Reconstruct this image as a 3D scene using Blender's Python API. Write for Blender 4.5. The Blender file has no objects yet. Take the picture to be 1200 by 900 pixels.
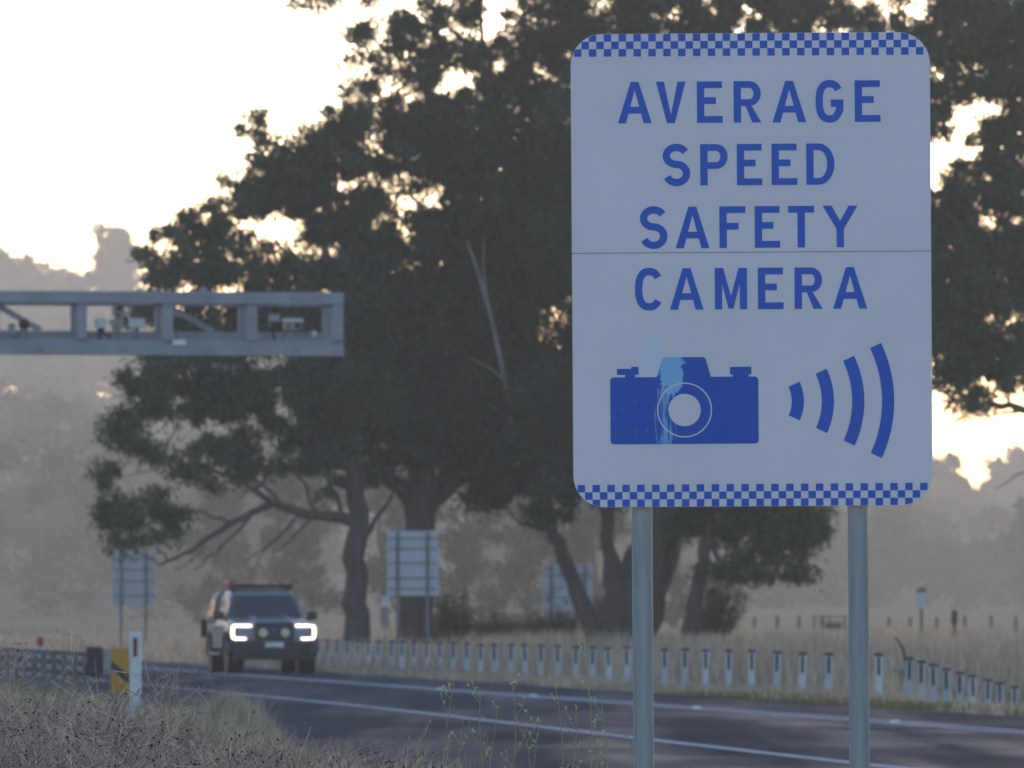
import bpy, bmesh, math, random
import numpy as np
from mathutils import Vector, Matrix, noise
from mathutils.geometry import tessellate_polygon

random.seed(7)
rng = np.random.default_rng(11)
R = math.radians
sc = bpy.context.scene
COL = sc.collection

# ------------------------------------------------------------------ camera
F = 8300.0          # focal length in photo pixels (1200 wide)
HZ = 723.0          # horizon row of the photo
CH = 1.2            # camera height
cam_d = bpy.data.cameras.new("camera")
cam = bpy.data.objects.new("camera", cam_d)
COL.objects.link(cam)
cam.location = (0, 0, CH)
cam.rotation_euler = (R(90), 0, 0)
cam_d.sensor_width = 36.0
cam_d.lens = F / 1200.0 * 36.0
cam_d.shift_y = (HZ - 450.0) / 1200.0
cam_d.clip_start = 0.5
cam_d.clip_end = 20000
cam_d.dof.use_dof = True
cam_d.dof.focus_distance = 23.8
cam_d.dof.aperture_fstop = 13.5
cam_d.dof.aperture_blades = 9
sc.camera = cam

# ------------------------------------------------------------------ sky, sun, exposure
SUN_EL, SUN_AZ = R(9.0), R(4.5)      # azimuth to the right of the view axis (+Y)
world = bpy.data.worlds.new("World")
sc.world = world
world.use_nodes = True
wn = world.node_tree
wn.nodes.clear()
sky = wn.nodes.new("ShaderNodeTexSky")
sky.sky_type = 'NISHITA'
sky.sun_disc = False
sky.sun_elevation = SUN_EL
sky.sun_rotation = SUN_AZ
sky.altitude = 150
sky.air_density = 1.0
sky.dust_density = 0.7
sky.ozone_density = 2.5
bg = wn.nodes.new("ShaderNodeBackground")
bg.inputs[1].default_value = 0.12
wo = wn.nodes.new("ShaderNodeOutputWorld")
wn.links.new(sky.outputs[0], bg.inputs[0])
wn.links.new(bg.outputs[0], wo.inputs[0])

sun_d = bpy.data.lights.new("sun", 'SUN')
sun_d.energy = 0.6
sun_d.angle = R(10)
sun_d.color = (1.0, 0.88, 0.74)
sun = bpy.data.objects.new("sun", sun_d)
COL.objects.link(sun)
sdir = Vector((math.sin(SUN_AZ) * math.cos(SUN_EL), math.cos(SUN_AZ) * math.cos(SUN_EL), math.sin(SUN_EL)))
sun.rotation_euler = sdir.to_track_quat('Z', 'Y').to_euler()

sc.view_settings.view_transform = 'Standard'
sc.view_settings.look = 'None'
sc.view_settings.exposure = 1.38
sc.view_settings.gamma = 1.0
sc.view_settings.use_curve_mapping = False
sc.view_settings.use_white_balance = True      # the camera's daylight setting with a little magenta
sc.view_settings.white_balance_tint = 21.0
sc.render.engine = 'CYCLES'
sc.cycles.use_denoising = True
sc.cycles.max_bounces = 6
sc.cycles.diffuse_bounces = 3
sc.cycles.glossy_bounces = 2
sc.cycles.volume_bounces = 1
sc.cycles.transparent_max_bounces = 4

HAZE_DENSITY = 0.00054


# ------------------------------------------------------------------ helpers
def P(px, py, Y):
    """photo pixel at a distance -> world point"""
    return Vector(((px - 600.0) / F * Y, Y, CH - (py - HZ) / F * Y))


def sm(t):
    t = min(1.0, max(0.0, t))
    return t * t * (3 - 2 * t)


SK = 0.1501          # the road runs along x = X - SK*y


def gz(x, y):
    """terrain height"""
    X = x + SK * y
    z = 0.22 * sm((X - 22.5) / 9.0) * sm((y - 60) / 40)
    # hollow beyond the verge on the right
    d = sm((x - 5.4) / 2.8) * sm((X - 19.6) / 1.6) * (1 - sm((y - 122) / 25)) * sm((y - 60) / 20)
    z -= 0.75 * d
    if y > 700:
        k = 1.0 - 0.75 * sm((x + 110) / 230.0)
        z += 58.0 * k * sm((y - 700) / 1100.0)
    if X < 5.5:
        z += 0.10 * sm((5.5 - X) / 3.0) * (1 - sm((y - 70) / 60))
    return z


def tag(o, label=None, cat=None, group=None, kind=None):
    if label: o["label"] = label
    if cat: o["category"] = cat
    if group: o["group"] = group
    if kind: o["kind"] = kind
    return o


def empty(name, loc=(0, 0, 0), rz=0.0):
    o = bpy.data.objects.new(name, None)
    o.location = loc
    o.rotation_euler = (0, 0, rz)
    o.empty_display_size = 0.2
    COL.objects.link(o)
    return o


class MB:
    """collects geometry of ONE mesh object"""

    def __init__(s):
        s.v, s.f = [], []

    def add(s, vs, fs):
        n = len(s.v)
        s.v += [tuple(p) for p in vs]
        s.f += [tuple(i + n for i in f) for f in fs]

    def box(s, c, size, rot=None, bev=0.0):
        hx, hy, hz = size[0] / 2, size[1] / 2, size[2] / 2
        if bev > 0:
            b = min(bev, hx * .9, hy * .9, hz * .9)
            vs = []
            for z, ins in ((-hz, b), (-hz + b, 0), (hz - b, 0), (hz, b)):
                ax, ay = hx - ins, hy - ins
                for (x, y) in ((-ax, -ay + b), (-ax + b, -ay), (ax - b, -ay), (ax, -ay + b),
                               (ax, ay - b), (ax - b, ay), (-ax + b, ay), (-ax, ay - b)):
                    vs.append(Vector((x, y, z)))
            fs = [tuple(range(7, -1, -1)), tuple(range(24, 32))]
            for k in range(3):
                for i in range(8):
                    j = (i + 1) % 8
                    fs.append((k * 8 + i, k * 8 + j, k * 8 + 8 + j, k * 8 + 8 + i))
        else:
            vs = [Vector((x, y, z)) for z in (-hz, hz) for (x, y) in ((-hx, -hy), (hx, -hy), (hx, hy), (-hx, hy))]
            fs = [(3, 2, 1, 0), (4, 5, 6, 7), (0, 1, 5, 4), (1, 2, 6, 5), (2, 3, 7, 6), (3, 0, 4, 7)]
        c = Vector(c)
        if rot is not None:
            vs = [rot @ p for p in vs]
        s.add([p + c for p in vs], fs)
        return s

    def tube(s, pts, radii, n=6, cap=True):
        pts = [Vector(p) for p in pts]
        if not hasattr(radii, '__len__'):
            radii = [radii] * len(pts)
        base = []
        up = Vector((0.13, 0.21, 0.97))
        prev = None
        for i, p in enumerate(pts):
            a = pts[max(i - 1, 0)]
            b = pts[min(i + 1, len(pts) - 1)]
            t = (b - a)
            if t.length < 1e-9: t = Vector((0, 0, 1))
            t.normalize()
            if prev is None:
                u = t.cross(Vector((0, 1, 0)) if abs(t.z) > .8 else up)
            else:
                u = prev - t * prev.dot(t)
            if u.length < 1e-6: u = t.orthogonal()
            u.normalize()
            w = t.cross(u)
            prev = u
            for k in range(n):
                an = 2 * math.pi * k / n
                base.append(p + (u * math.cos(an) + w * math.sin(an)) * radii[i])
        fs = []
        for i in range(len(pts) - 1):
            for k in range(n):
                j = (k + 1) % n
                fs.append((i * n + k, i * n + j, (i + 1) * n + j, (i + 1) * n + k))
        if cap:
            fs.append(tuple(range(n - 1, -1, -1)))
            m = (len(pts) - 1) * n
            fs.append(tuple(range(m, m + n)))
        s.add(base, fs)
        return s

    def loft(s, loops, cap=True):
        n = len(loops[0])
        vs = [p for l in loops for p in l]
        fs = []
        for i in range(len(loops) - 1):
            for k in range(n):
                j = (k + 1) % n
                fs.append((i * n + k, i * n + j, (i + 1) * n + j, (i + 1) * n + k))
        if cap:
            fs.append(tuple(range(n - 1, -1, -1)))
            m = (len(loops) - 1) * n
            fs.append(tuple(range(m, m + n)))
        s.add(vs, fs)
        return s

    def plate(s, outline, y0, y1):
        """outline: list of (x, z) convex/concave, extruded from y0 (front) to y1"""
        n = len(outline)
        tris = tessellate_polygon([[Vector((x, z, 0)) for x, z in outline]])
        vs = [(x, y0, z) for x, z in outline] + [(x, y1, z) for x, z in outline]
        fs = [tuple(t) for t in tris] + [tuple(i + n for i in reversed(t)) for t in tris]
        for i in range(n):
            j = (i + 1) % n
            fs.append((i, j, j + n, i + n))
        s.add(vs, fs)
        return s

    def flat(s, contours, y):
        """flat print: outer contour and holes in (x, z), facing -Y"""
        tris = tessellate_polygon([[Vector((x, z, 0)) for x, z in c] for c in contours])
        pts = [p for c in contours for p in c]
        fs = []
        for t in tris:
            a, b, c = (pts[i] for i in t)
            cr = (b[0] - a[0]) * (c[1] - a[1]) - (b[1] - a[1]) * (c[0] - a[0])
            fs.append(tuple(t) if cr > 0 else tuple(reversed(t)))
        s.add([(x, y, z) for x, z in pts], fs)
        return s

    def build(s, name, mat, parent=None, smooth=False, normals=True):
        me = bpy.data.meshes.new(name)
        me.from_pydata(s.v, [], s.f)
        if normals:
            bm = bmesh.new()
            bm.from_mesh(me)
            bmesh.ops.recalc_face_normals(bm, faces=bm.faces)
            bm.to_mesh(me)
            bm.free()
        me.materials.append(mat)
        if smooth:
            for p in me.polygons: p.use_smooth = True
            try:
                me.set_sharp_from_angle(angle=R(38))
            except Exception:
                pass
        o = bpy.data.objects.new(name, me)
        COL.objects.link(o)
        if parent is not None: o.parent = parent
        return o


def np_mesh(name, V, Q, mat, parent=None):
    """fast mesh: V (n,3), Q (m,k) faces all with k corners"""
    me = bpy.data.meshes.new(name)
    V = np.ascontiguousarray(V, dtype=np.float32)
    Q = np.ascontiguousarray(Q, dtype=np.int32)
    m, k = Q.shape
    me.vertices.add(len(V))
    me.vertices.foreach_set("co", V.ravel())
    me.loops.add(m * k)
    me.loops.foreach_set("vertex_index", Q.ravel())
    me.polygons.add(m)
    me.polygons.foreach_set("loop_start", np.arange(0, m * k, k, dtype=np.int32))
    me.update(calc_edges=True)
    me.materials.append(mat)
    o = bpy.data.objects.new(name, me)
    COL.objects.link(o)
    if parent is not None: o.parent = parent
    return o


def copy_tree(o, parent=None):
    c = o.copy()
    COL.objects.link(c)
    c.parent = parent
    for ch in list(o.children):
        copy_tree(ch, c)
    return c


# ------------------------------------------------------------------ materials
def material(name, col, rough=0.7, metal=0.0, col2=None, scale=4.0, detail=6.0, bump=0.0, bscale=None,
             stretch=None, spec=0.5, ramp=(0.35, 0.65)):
    m = bpy.data.materials.new(name)
    m.use_nodes = True
    nt = m.node_tree
    b = nt.nodes["Principled BSDF"]
    b.inputs["Roughness"].default_value = rough
    b.inputs["Metallic"].default_value = metal
    if "Specular IOR Level" in b.inputs: b.inputs["Specular IOR Level"].default_value = spec
    c1 = (*col, 1)
    b.inputs["Base Color"].default_value = c1
    if col2 is not None or bump:
        tc = nt.nodes.new("ShaderNodeTexCoord")
        mp = nt.nodes.new("ShaderNodeMapping")
        nt.links.new(tc.outputs["Object"], mp.inputs[0])
        if stretch: mp.inputs["Scale"].default_value = stretch
        if col2 is not None:
            nz = nt.nodes.new("ShaderNodeTexNoise")
            nz.inputs["Scale"].default_value = scale
            nz.inputs["Detail"].default_value = detail
            nz.inputs["Roughness"].default_value = 0.62
            nt.links.new(mp.outputs[0], nz.inputs["Vector"])
            rp = nt.nodes.new("ShaderNodeValToRGB")
            rp.color_ramp.elements[0].position = ramp[0]
            rp.color_ramp.elements[1].position = ramp[1]
            rp.color_ramp.elements[0].color = c1
            rp.color_ramp.elements[1].color = (*col2, 1)
            nt.links.new(nz.outputs["Fac"], rp.inputs[0])
            nt.links.new(rp.outputs[0], b.inputs["Base Color"])
        if bump:
            n2 = nt.nodes.new("ShaderNodeTexNoise")
            n2.inputs["Scale"].default_value = bscale or scale * 6
            n2.inputs["Detail"].default_value = 4
            nt.links.new(mp.outputs[0], n2.inputs["Vector"])
            bp = nt.nodes.new("ShaderNodeBump")
            bp.inputs["Strength"].default_value = bump
            bp.inputs["Distance"].default_value = 0.02
            nt.links.new(n2.outputs["Fac"], bp.inputs["Height"])
            nt.links.new(bp.outputs[0], b.inputs["Normal"])
    return m


def leaf_material(name, c1, c2, trans=0.3, scale=0.6, vary=0.0):
    m = bpy.data.materials.new(name)
    m.use_nodes = True
    nt = m.node_tree
    nt.nodes.clear()
    out = nt.nodes.new("ShaderNodeOutputMaterial")
    mix = nt.nodes.new("ShaderNodeMixShader")
    d = nt.nodes.new("ShaderNodeBsdfDiffuse")
    t = nt.nodes.new("ShaderNodeBsdfTranslucent")
    tc = nt.nodes.new("ShaderNodeTexCoord")
    nz = nt.nodes.new("ShaderNodeTexNoise")
    nz.inputs["Scale"].default_value = scale
    nz.inputs["Detail"].default_value = 5
    rp = nt.nodes.new("ShaderNodeValToRGB")
    rp.color_ramp.elements[0].position = 0.36
    rp.color_ramp.elements[1].position = 0.64
    rp.color_ramp.elements[0].color = (*c1, 1)
    rp.color_ramp.elements[1].color = (*c2, 1)
    nt.links.new(tc.outputs["Object"], nz.inputs["Vector"])
    nt.links.new(nz.outputs["Fac"], rp.inputs[0])
    col = rp.outputs[0]
    if vary:                                   # every blade has its own tone
        ge = nt.nodes.new("ShaderNodeNewGeometry")
        mr = nt.nodes.new("ShaderNodeMapRange")
        mr.inputs["To Min"].default_value = 1 - vary; mr.inputs["To Max"].default_value = 1 + vary * .55
        nt.links.new(ge.outputs["Random Per Island"], mr.inputs["Value"])
        ml = nt.nodes.new("ShaderNodeVectorMath"); ml.operation = 'SCALE'
        nt.links.new(col, ml.inputs[0]); nt.links.new(mr.outputs[0], ml.inputs["Scale"])
        col = ml.outputs[0]
    nt.links.new(col, d.inputs[0])
    nt.links.new(col, t.inputs[0])
    mix.inputs[0].default_value = trans
    nt.links.new(d.outputs[0], mix.inputs[1])
    nt.links.new(t.outputs[0], mix.inputs[2])
    nt.links.new(mix.outputs[0], out.inputs[0])
    return m


def emit_material(name, col, strength):
    m = bpy.data.materials.new(name)
    m.use_nodes = True
    b = m.node_tree.nodes["Principled BSDF"]
    b.inputs["Base Color"].default_value = (*col, 1)
    b.inputs["Emission Color"].default_value = (*col, 1)
    b.inputs["Emission Strength"].default_value = strength
    return m


M = {}
M['sign_white'] = material("sign white sheeting", (0.89, 0.78, 0.80), 0.42, col2=(0.82, 0.72, 0.75), scale=2.2, detail=8)
M['sign_blue'] = material("sign blue ink", (0.007, 0.102, 0.55), 0.38, col2=(0.012, 0.118, 0.59), scale=5)
M['galv'] = material("galvanised steel", (0.40, 0.405, 0.40), 0.5, 0.2, col2=(0.31, 0.315, 0.31), scale=9, detail=8,
                     stretch=(6, 6, 0.7), bump=0.08, bscale=60)
M['galv_far'] = material("weathered galvanised steel", (0.33, 0.345, 0.37), 0.6, 0.2, col2=(0.25, 0.265, 0.29), scale=1.5, detail=7)
M['galv_dark'] = material("dull galvanised steel", (0.20, 0.23, 0.25), 0.6, 0.3, col2=(0.14, 0.16, 0.17), scale=2)
M['alu'] = material("aluminium sheet", (0.47, 0.49, 0.53), 0.5, 0.2, col2=(0.42, 0.46, 0.50), scale=2.5)
M['alu_rail'] = material("aluminium rail", (0.20, 0.22, 0.24), 0.6, 0.3)
M['black'] = material("black plastic", (0.02, 0.021, 0.023), 0.55)
M['white_plastic'] = material("white plastic", (0.74, 0.76, 0.78), 0.5, col2=(0.62, 0.64, 0.64), scale=6)
M['bollard_white'] = material("bollard white paint", (0.60, 0.63, 0.65), 0.6, col2=(0.42, 0.44, 0.42), scale=7, detail=7, ramp=(0.5, 0.8))
nt_ = M['bollard_white'].node_tree
b_ = nt_.nodes["Principled BSDF"]
src_ = b_.inputs["Base Color"].links[0].from_socket
oi_ = nt_.nodes.new("ShaderNodeObjectInfo")
mr_ = nt_.nodes.new("ShaderNodeMapRange"); mr_.inputs["To Min"].default_value = .72; mr_.inputs["To Max"].default_value = 1.05
nt_.links.new(oi_.outputs["Random"], mr_.inputs["Value"])
sc_ = nt_.nodes.new("ShaderNodeVectorMath"); sc_.operation = 'SCALE'
nt_.links.new(src_, sc_.inputs[0]); nt_.links.new(mr_.outputs[0], sc_.inputs["Scale"])
nt_.links.new(sc_.outputs[0], b_.inputs["Base Color"])
M['red'] = material("red reflector", (0.30, 0.02, 0.025), 0.35)
M['yellow'] = material("yellow board", (0.60, 0.29, 0.015), 0.5, col2=(0.50, 0.24, 0.02), scale=8)
M['bark'] = material("grey brown bark", (0.11, 0.090, 0.075), 0.9, col2=(0.055, 0.047, 0.042), scale=1.6, detail=8,
                     stretch=(3, 3, 0.5), bump=0.6, bscale=9)
M['bark_pale'] = material("pale smooth bark", (0.36, 0.34, 0.31), 0.8, col2=(0.17, 0.15, 0.13), scale=1.2, detail=7, stretch=(2, 2, .5))
M['wood'] = material("weathered timber", (0.13, 0.11, 0.09), 0.9, col2=(0.07, 0.06, 0.05), scale=6, stretch=(4, 4, .6))
M['leaf'] = leaf_material("eucalypt leaves", (0.034, 0.078, 0.044), (0.074, 0.135, 0.080), 0.22, .75, .45)
M['leaf_b'] = leaf_material("darker eucalypt leaves", (0.030, 0.070, 0.041), (0.066, 0.122, 0.074), 0.20, .75, .45)
M['leaf_far'] = leaf_material("far eucalypt leaves", (0.045, 0.06, 0.04), (0.08, 0.10, 0.065), 0.25, 0.25)
M['shrub'] = leaf_material("dry shrub", (0.085, 0.070, 0.055), (0.14, 0.12, 0.09), 0.2, 1.2)
M['grass_dry'] = leaf_material("dry grass", (0.38, 0.315, 0.235), (0.55, 0.47, 0.365), 0.44, 0.35, .4)
M['grass_green'] = leaf_material("green grass", (0.12, 0.14, 0.055), (0.24, 0.22, 0.10), 0.3, 0.5)
M['grass_pale'] = leaf_material("pale green grass", (0.28, 0.285, 0.205), (0.43, 0.415, 0.32), 0.45, 0.8, .35)
M['weed'] = leaf_material("dry weed stems", (0.60, 0.50, 0.43), (0.80, 0.72, 0.64), 0.55, 1.5, .6)
M['seed'] = material("dark seed heads", (0.045, 0.03, 0.028), 0.9)
M['stem_green'] = leaf_material("green weed stems", (0.48, 0.52, 0.30), (0.60, 0.62, 0.40), 0.45, 2.0)


def ground_material():
    m = bpy.data.materials.new("dry ground")
    m.use_nodes = True
    nt = m.node_tree
    b = nt.nodes["Principled BSDF"]
    b.inputs["Roughness"].default_value = 1.0
    b.inputs["Specular IOR Level"].default_value = 0.0
    tc = nt.nodes.new("ShaderNodeTexCoord")
    n1 = nt.nodes.new("ShaderNodeTexNoise"); n1.inputs["Scale"].default_value = 0.06; n1.inputs["Detail"].default_value = 8
    n2 = nt.nodes.new("ShaderNodeTexNoise"); n2.inputs["Scale"].default_value = 1.7; n2.inputs["Detail"].default_value = 8
    r1 = nt.nodes.new("ShaderNodeValToRGB")
    r1.color_ramp.elements[0].position = .38; r1.color_ramp.elements[1].position = .62
    r1.color_ramp.elements[0].color = (0.26, 0.21, 0.135, 1); r1.color_ramp.elements[1].color = (0.20, 0.205, 0.115, 1)
    r2 = nt.nodes.new("ShaderNodeValToRGB")
    r2.color_ramp.elements[0].position = .35; r2.color_ramp.elements[1].position = .7
    r2.color_ramp.elements[0].color = (0.6, 0.6, 0.6, 1); r2.color_ramp.elements[1].color = (1.1, 1.08, 1.05, 1)
    mx = nt.nodes.new("ShaderNodeMixRGB"); mx.blend_type = 'MULTIPLY'; mx.inputs[0].default_value = 1
    for n in (n1, n2): nt.links.new(tc.outputs["Object"], n.inputs["Vector"])
    nt.links.new(n1.outputs["Fac"], r1.inputs[0]); nt.links.new(n2.outputs["Fac"], r2.inputs[0])
    nt.links.new(r1.outputs[0], mx.inputs[1]); nt.links.new(r2.outputs[0], mx.inputs[2])
    nt.links.new(mx.outputs[0], b.inputs["Base Color"])
    bp = nt.nodes.new("ShaderNodeBump"); bp.inputs["Strength"].default_value = .6; bp.inputs["Distance"].default_value = .08
    nt.links.new(n2.outputs["Fac"], bp.inputs["Height"]); nt.links.new(bp.outputs[0], b.inputs["Normal"])
    return m


def asphalt_material():
    m = bpy.data.materials.new("worn asphalt")
    m.use_nodes = True
    nt = m.node_tree
    b = nt.nodes["Principled BSDF"]
    b.inputs["Roughness"].default_value = 0.8
    b.inputs["Specular IOR Level"].default_value = 0.12
    tc = nt.nodes.new("ShaderNodeTexCoord")
    mp = nt.nodes.new("ShaderNodeMapping")            # lay the wear along the road
    mp.inputs["Rotation"].default_value = (0, 0, -math.atan(SK))
    mp.inputs["Scale"].default_value = (1.0, 0.06, 1.0)
    n1 = nt.nodes.new("ShaderNodeTexNoise"); n1.inputs["Scale"].default_value = 0.9; n1.inputs["Detail"].default_value = 7
    n2 = nt.nodes.new("ShaderNodeTexNoise"); n2.inputs["Scale"].default_value = 40; n2.inputs["Detail"].default_value = 4
    n3 = nt.nodes.new("ShaderNodeTexNoise"); n3.inputs["Scale"].default_value = 0.22; n3.inputs["Detail"].default_value = 6
    nt.links.new(tc.outputs["Object"], mp.inputs[0])
    nt.links.new(mp.outputs[0], n1.inputs["Vector"])
    nt.links.new(tc.outputs["Object"], n2.inputs["Vector"])
    nt.links.new(tc.outputs["Object"], n3.inputs["Vector"])
    r1 = nt.nodes.new("ShaderNodeValToRGB")
    r1.color_ramp.elements[0].position = .38; r1.color_ramp.elements[1].position = .68
    r1.color_ramp.elements[0].color = (0.055, 0.059, 0.070, 1); r1.color_ramp.elements[1].color = (0.082, 0.086, 0.098, 1)
    mx = nt.nodes.new("ShaderNodeMixRGB"); mx.blend_type = 'OVERLAY'; mx.inputs[0].default_value = .45
    nt.links.new(n1.outputs["Fac"], r1.inputs[0]); nt.links.new(r1.outputs[0], mx.inputs[1]); nt.links.new(n2.outputs["Fac"], mx.inputs[2])
    nt.links.new(mx.outputs[0], b.inputs["Base Color"])
    rr = nt.nodes.new("ShaderNodeMapRange")
    rr.inputs["From Min"].default_value = .35; rr.inputs["From Max"].default_value = .65
    rr.inputs["To Min"].default_value = .40; rr.inputs["To Max"].default_value = .62
    nt.links.new(n3.outputs["Fac"], rr.inputs["Value"]); nt.links.new(rr.outputs[0], b.inputs["Roughness"])
    bp = nt.nodes.new("ShaderNodeBump"); bp.inputs["Strength"].default_value = .35; bp.inputs["Distance"].default_value = .01
    nt.links.new(n2.outputs["Fac"], bp.inputs["Height"])
    # coarse stone hides most of the grazing reflection: diffuse with a thin polished share along the wheel paths
    d = nt.nodes.new("ShaderNodeBsdfDiffuse"); d.inputs["Roughness"].default_value = 1.0
    g = nt.nodes.new("ShaderNodeBsdfGlossy")
    mix = nt.nodes.new("ShaderNodeMixShader")
    mr = nt.nodes.new("ShaderNodeMapRange")
    mr.inputs["From Min"].default_value = .42; mr.inputs["From Max"].default_value = .72
    mr.inputs["To Min"].default_value = .015; mr.inputs["To Max"].default_value = .07
    nt.links.new(n1.outputs["Fac"], mr.inputs["Value"]); nt.links.new(mr.outputs[0], mix.inputs[0])
    nt.links.new(mx.outputs[0], d.inputs[0])
    g.inputs["Color"].default_value = (.6, .6, .6, 1)
    nt.links.new(rr.outputs[0], g.inputs["Roughness"]); nt.links.new(bp.outputs[0], g.inputs["Normal"])
    nt.links.new(d.outputs[0], mix.inputs[1]); nt.links.new(g.outputs[0], mix.inputs[2])
    nt.links.new(mix.outputs[0], nt.nodes["Material Output"].inputs[0])
    return m


M['ground'] = ground_material()
M['asphalt'] = asphalt_material()
M['line'] = material("worn white road paint", (0.54, 0.54, 0.55), 0.9, spec=0.0, col2=(0.30, 0.30, 0.31), scale=2.5, detail=9, ramp=(0.5, 0.75))


# ------------------------------------------------------------------ ground and road
def graded(lo, hi, fine_lo, fine_hi, step, grow=1.25):
    a = list(np.arange(fine_lo, fine_hi + 1e-6, step))
    d, x = step, fine_hi
    while x < hi:
        d *= grow; x += d; a.append(min(x, hi))
    d, x = step, fine_lo
    while x > lo:
        d *= grow; x -= d; a.insert(0, max(x, lo))
    return np.array(a)


gx = graded(-2400, 2400, -30, 40, 1.6)
gy = graded(-120, 2500, 20, 260, 3.0)
GV = np.array([(x, y, gz(x, y) - 0.02) for y in gy for x in gx])
nx = len(gx)
ii, jj = np.meshgrid(np.arange(len(gy) - 1), np.arange(nx - 1), indexing='ij')
k0 = (ii * nx + jj).ravel()
GQ = np.stack([k0, k0 + 1, k0 + nx + 1, k0 + nx], 1)
ground = np_mesh("ground", GV, GQ, M['ground'])
tag(ground, kind='structure')


def left_edge(y):
    return 6.9 + 3.3 * sm((y - 74) / 30.0)


def strip(name, ys, fa, fb, z, mat, parent=None, rag=0.0):
    mb = MB()
    vs = []
    for i, y in enumerate(ys):
        a, b = fa(y), fb(y)
        if rag:
            a += rag * noise.noise((y * .9, 1.3, 0)) + rag * .5 * noise.noise((y * 3.1, 4.3, 0))
            b += rag * noise.noise((y * .9, 7.3, 0)) + rag * .5 * noise.noise((y * 3.1, 9.3, 0))
        vs += [(a - SK * y, y, z), (b - SK * y, y, z)]
    fs = [(2 * i, 2 * i + 1, 2 * i + 3, 2 * i + 2) for i in range(len(ys) - 1)]
    mb.add(vs, fs)
    return mb.build(name, mat, parent)


ys_r = np.concatenate([np.arange(5, 260, .6), np.arange(260, 700, 8)])
road = strip("road", ys_r, left_edge, lambda y: 18.95, 0.0, M['asphalt'], rag=0.10)
tag(road, kind='structure')


def xb(y):
    return 11.45 + 0.85 * sm((y - 48) / 55.0)


def paint_line(f, w, y0=12, y1=420):
    o = strip("painted_line", np.concatenate([np.arange(y0, 240, .5), np.arange(240, y1, 8)]),
              lambda y: f(y) - w / 2, lambda y: f(y) + w / 2, 0.004, M['line'], road, rag=0.02)
    return o


paint_line(xb, 0.21)
paint_line(lambda y: 16.22, 0.19)
paint_line(lambda y: 16.56, 0.19)


# ------------------------------------------------------------------ the big sign
SY = 23.8
S = SY / F                                   # metres per photo pixel on the sign face
SCX, SCY = 881.0, 315.6                      # sign centre in the photo
sign_c = P(SCX, SCY, SY)
sign = empty("speed_camera_sign", (sign_c.x, SY, gz(sign_c.x, SY)))
tag(sign, "tall white sign with blue AVERAGE SPEED SAFETY CAMERA lettering on two steel posts", "road sign")
ROLL = R(0.38)
SZ0 = sign_c.z - sign.location.z             # centre height in local coordinates


def sp(px, py):
    """photo pixel on the sign face -> local (x, z)"""
    x, z = (px - SCX) * S, -(py - SCY) * S
    c, s_ = math.cos(ROLL), math.sin(ROLL)
    return (x, z)


def finish_roll(o):
    # roll the whole head about the sign centre
    o.matrix_local = Matrix.Translation((0, 0, SZ0)) @ Matrix.Rotation(-ROLL, 4, 'Y')
    return o


L_, R_, T_, B_ = 670.3, 1091.3, 38.7, 593.3
RAD = 37.0


def rounded_outline(l, r, t, b, rt, rb, n=10):
    pts = []
    for (cx, cy, rad, a0) in ((l + rb, b - rb, rb, 180), (r - rb, b - rb, rb, 270), (r - rt, t + rt, rt, 0), (l + rt, t + rt, rt, 90)):
        if rad <= 0.01:
            pts.append((cx, cy)); continue
        for k in range(n + 1):
            a = R(a0 + 90.0 * k / n)
            pts.append((cx + rad * math.cos(a), cy - rad * math.sin(a)))
    return pts


SPLIT = 295.6
panel_up = finish_roll(MB().plate([sp(*p) for p in rounded_outline(L_, R_, T_, SPLIT - .55, RAD, 0)], 0, 0.0022).build("upper_panel", M['sign_white'], sign))
panel_lo = finish_roll(MB().plate([sp(*p) for p in rounded_outline(L_, R_, SPLIT + .55, B_, 0, RAD)], 0, 0.0022).build("lower_panel", M['sign_white'], sign))


def clip_convex(poly, clip):
    out = poly
    n = len(clip)
    for i in range(n):
        a, b = clip[i], clip[(i + 1) % n]
        inp, out = out, []
        if not inp: break

        def side(p): return (b[0] - a[0]) * (p[1] - a[1]) - (b[1] - a[1]) * (p[0] - a[0])
        for j in range(len(inp)):
            p, q = inp[j], inp[(j + 1) % len(inp)]
            sp_, sq = side(p), side(q)
            if sp_ >= 0: out.append(p)
            if (sp_ >= 0) != (sq >= 0):
                t = sp_ / (sp_ - sq)
                out.append((p[0] + (q[0] - p[0]) * t, p[1] + (q[1] - p[1]) * t))
    return out


def chequers(parent, y0, ch, phase, period, first_row_on):
    clip = [sp(*p) for p in rounded_outline(L_ + .4, R_ - .4, T_ + .3, B_ - .3, RAD, RAD)]
    mb = MB()
    for row in range(3):
        off = 0 if row % 2 == 0 else period / 2
        k = -2
        while True:
            x0 = phase + off + period * k
            k += 1
            if x0 > R_: break
            x1 = x0 + period / 2
            if x1 < L_: continue
            sq = [sp(x0, y0 + ch * (row + 1)), sp(x1, y0 + ch * (row + 1)), sp(x1, y0 + ch * row), sp(x0, y0 + ch * row)]
            sq = clip_convex(sq, clip)
            if len(sq) >= 3:
                mb.add([(x, -0.0010, z) for x, z in sq], [tuple(range(len(sq)))])
    o = mb.build("chequer_band", M['sign_blue'], parent, normals=False)
    return o


chequers(panel_up, T_ + .3, 8.75, 674.4, 17.42, True)
chequers(panel_lo, B_ - .3 - 3 * 8.65, 8.65, 884.6 - 17.45 * 12, 17.45, True)


# --- lettering: outlines in a w x h cell, y up
def arc(cx, cy, rx, ry, a0, a1, n=12):
    return [(cx + rx * math.cos(R(a0 + (a1 - a0) * i / n)), cy + ry * math.sin(R(a0 + (a1 - a0) * i / n))) for i in range(n + 1)]


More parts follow.
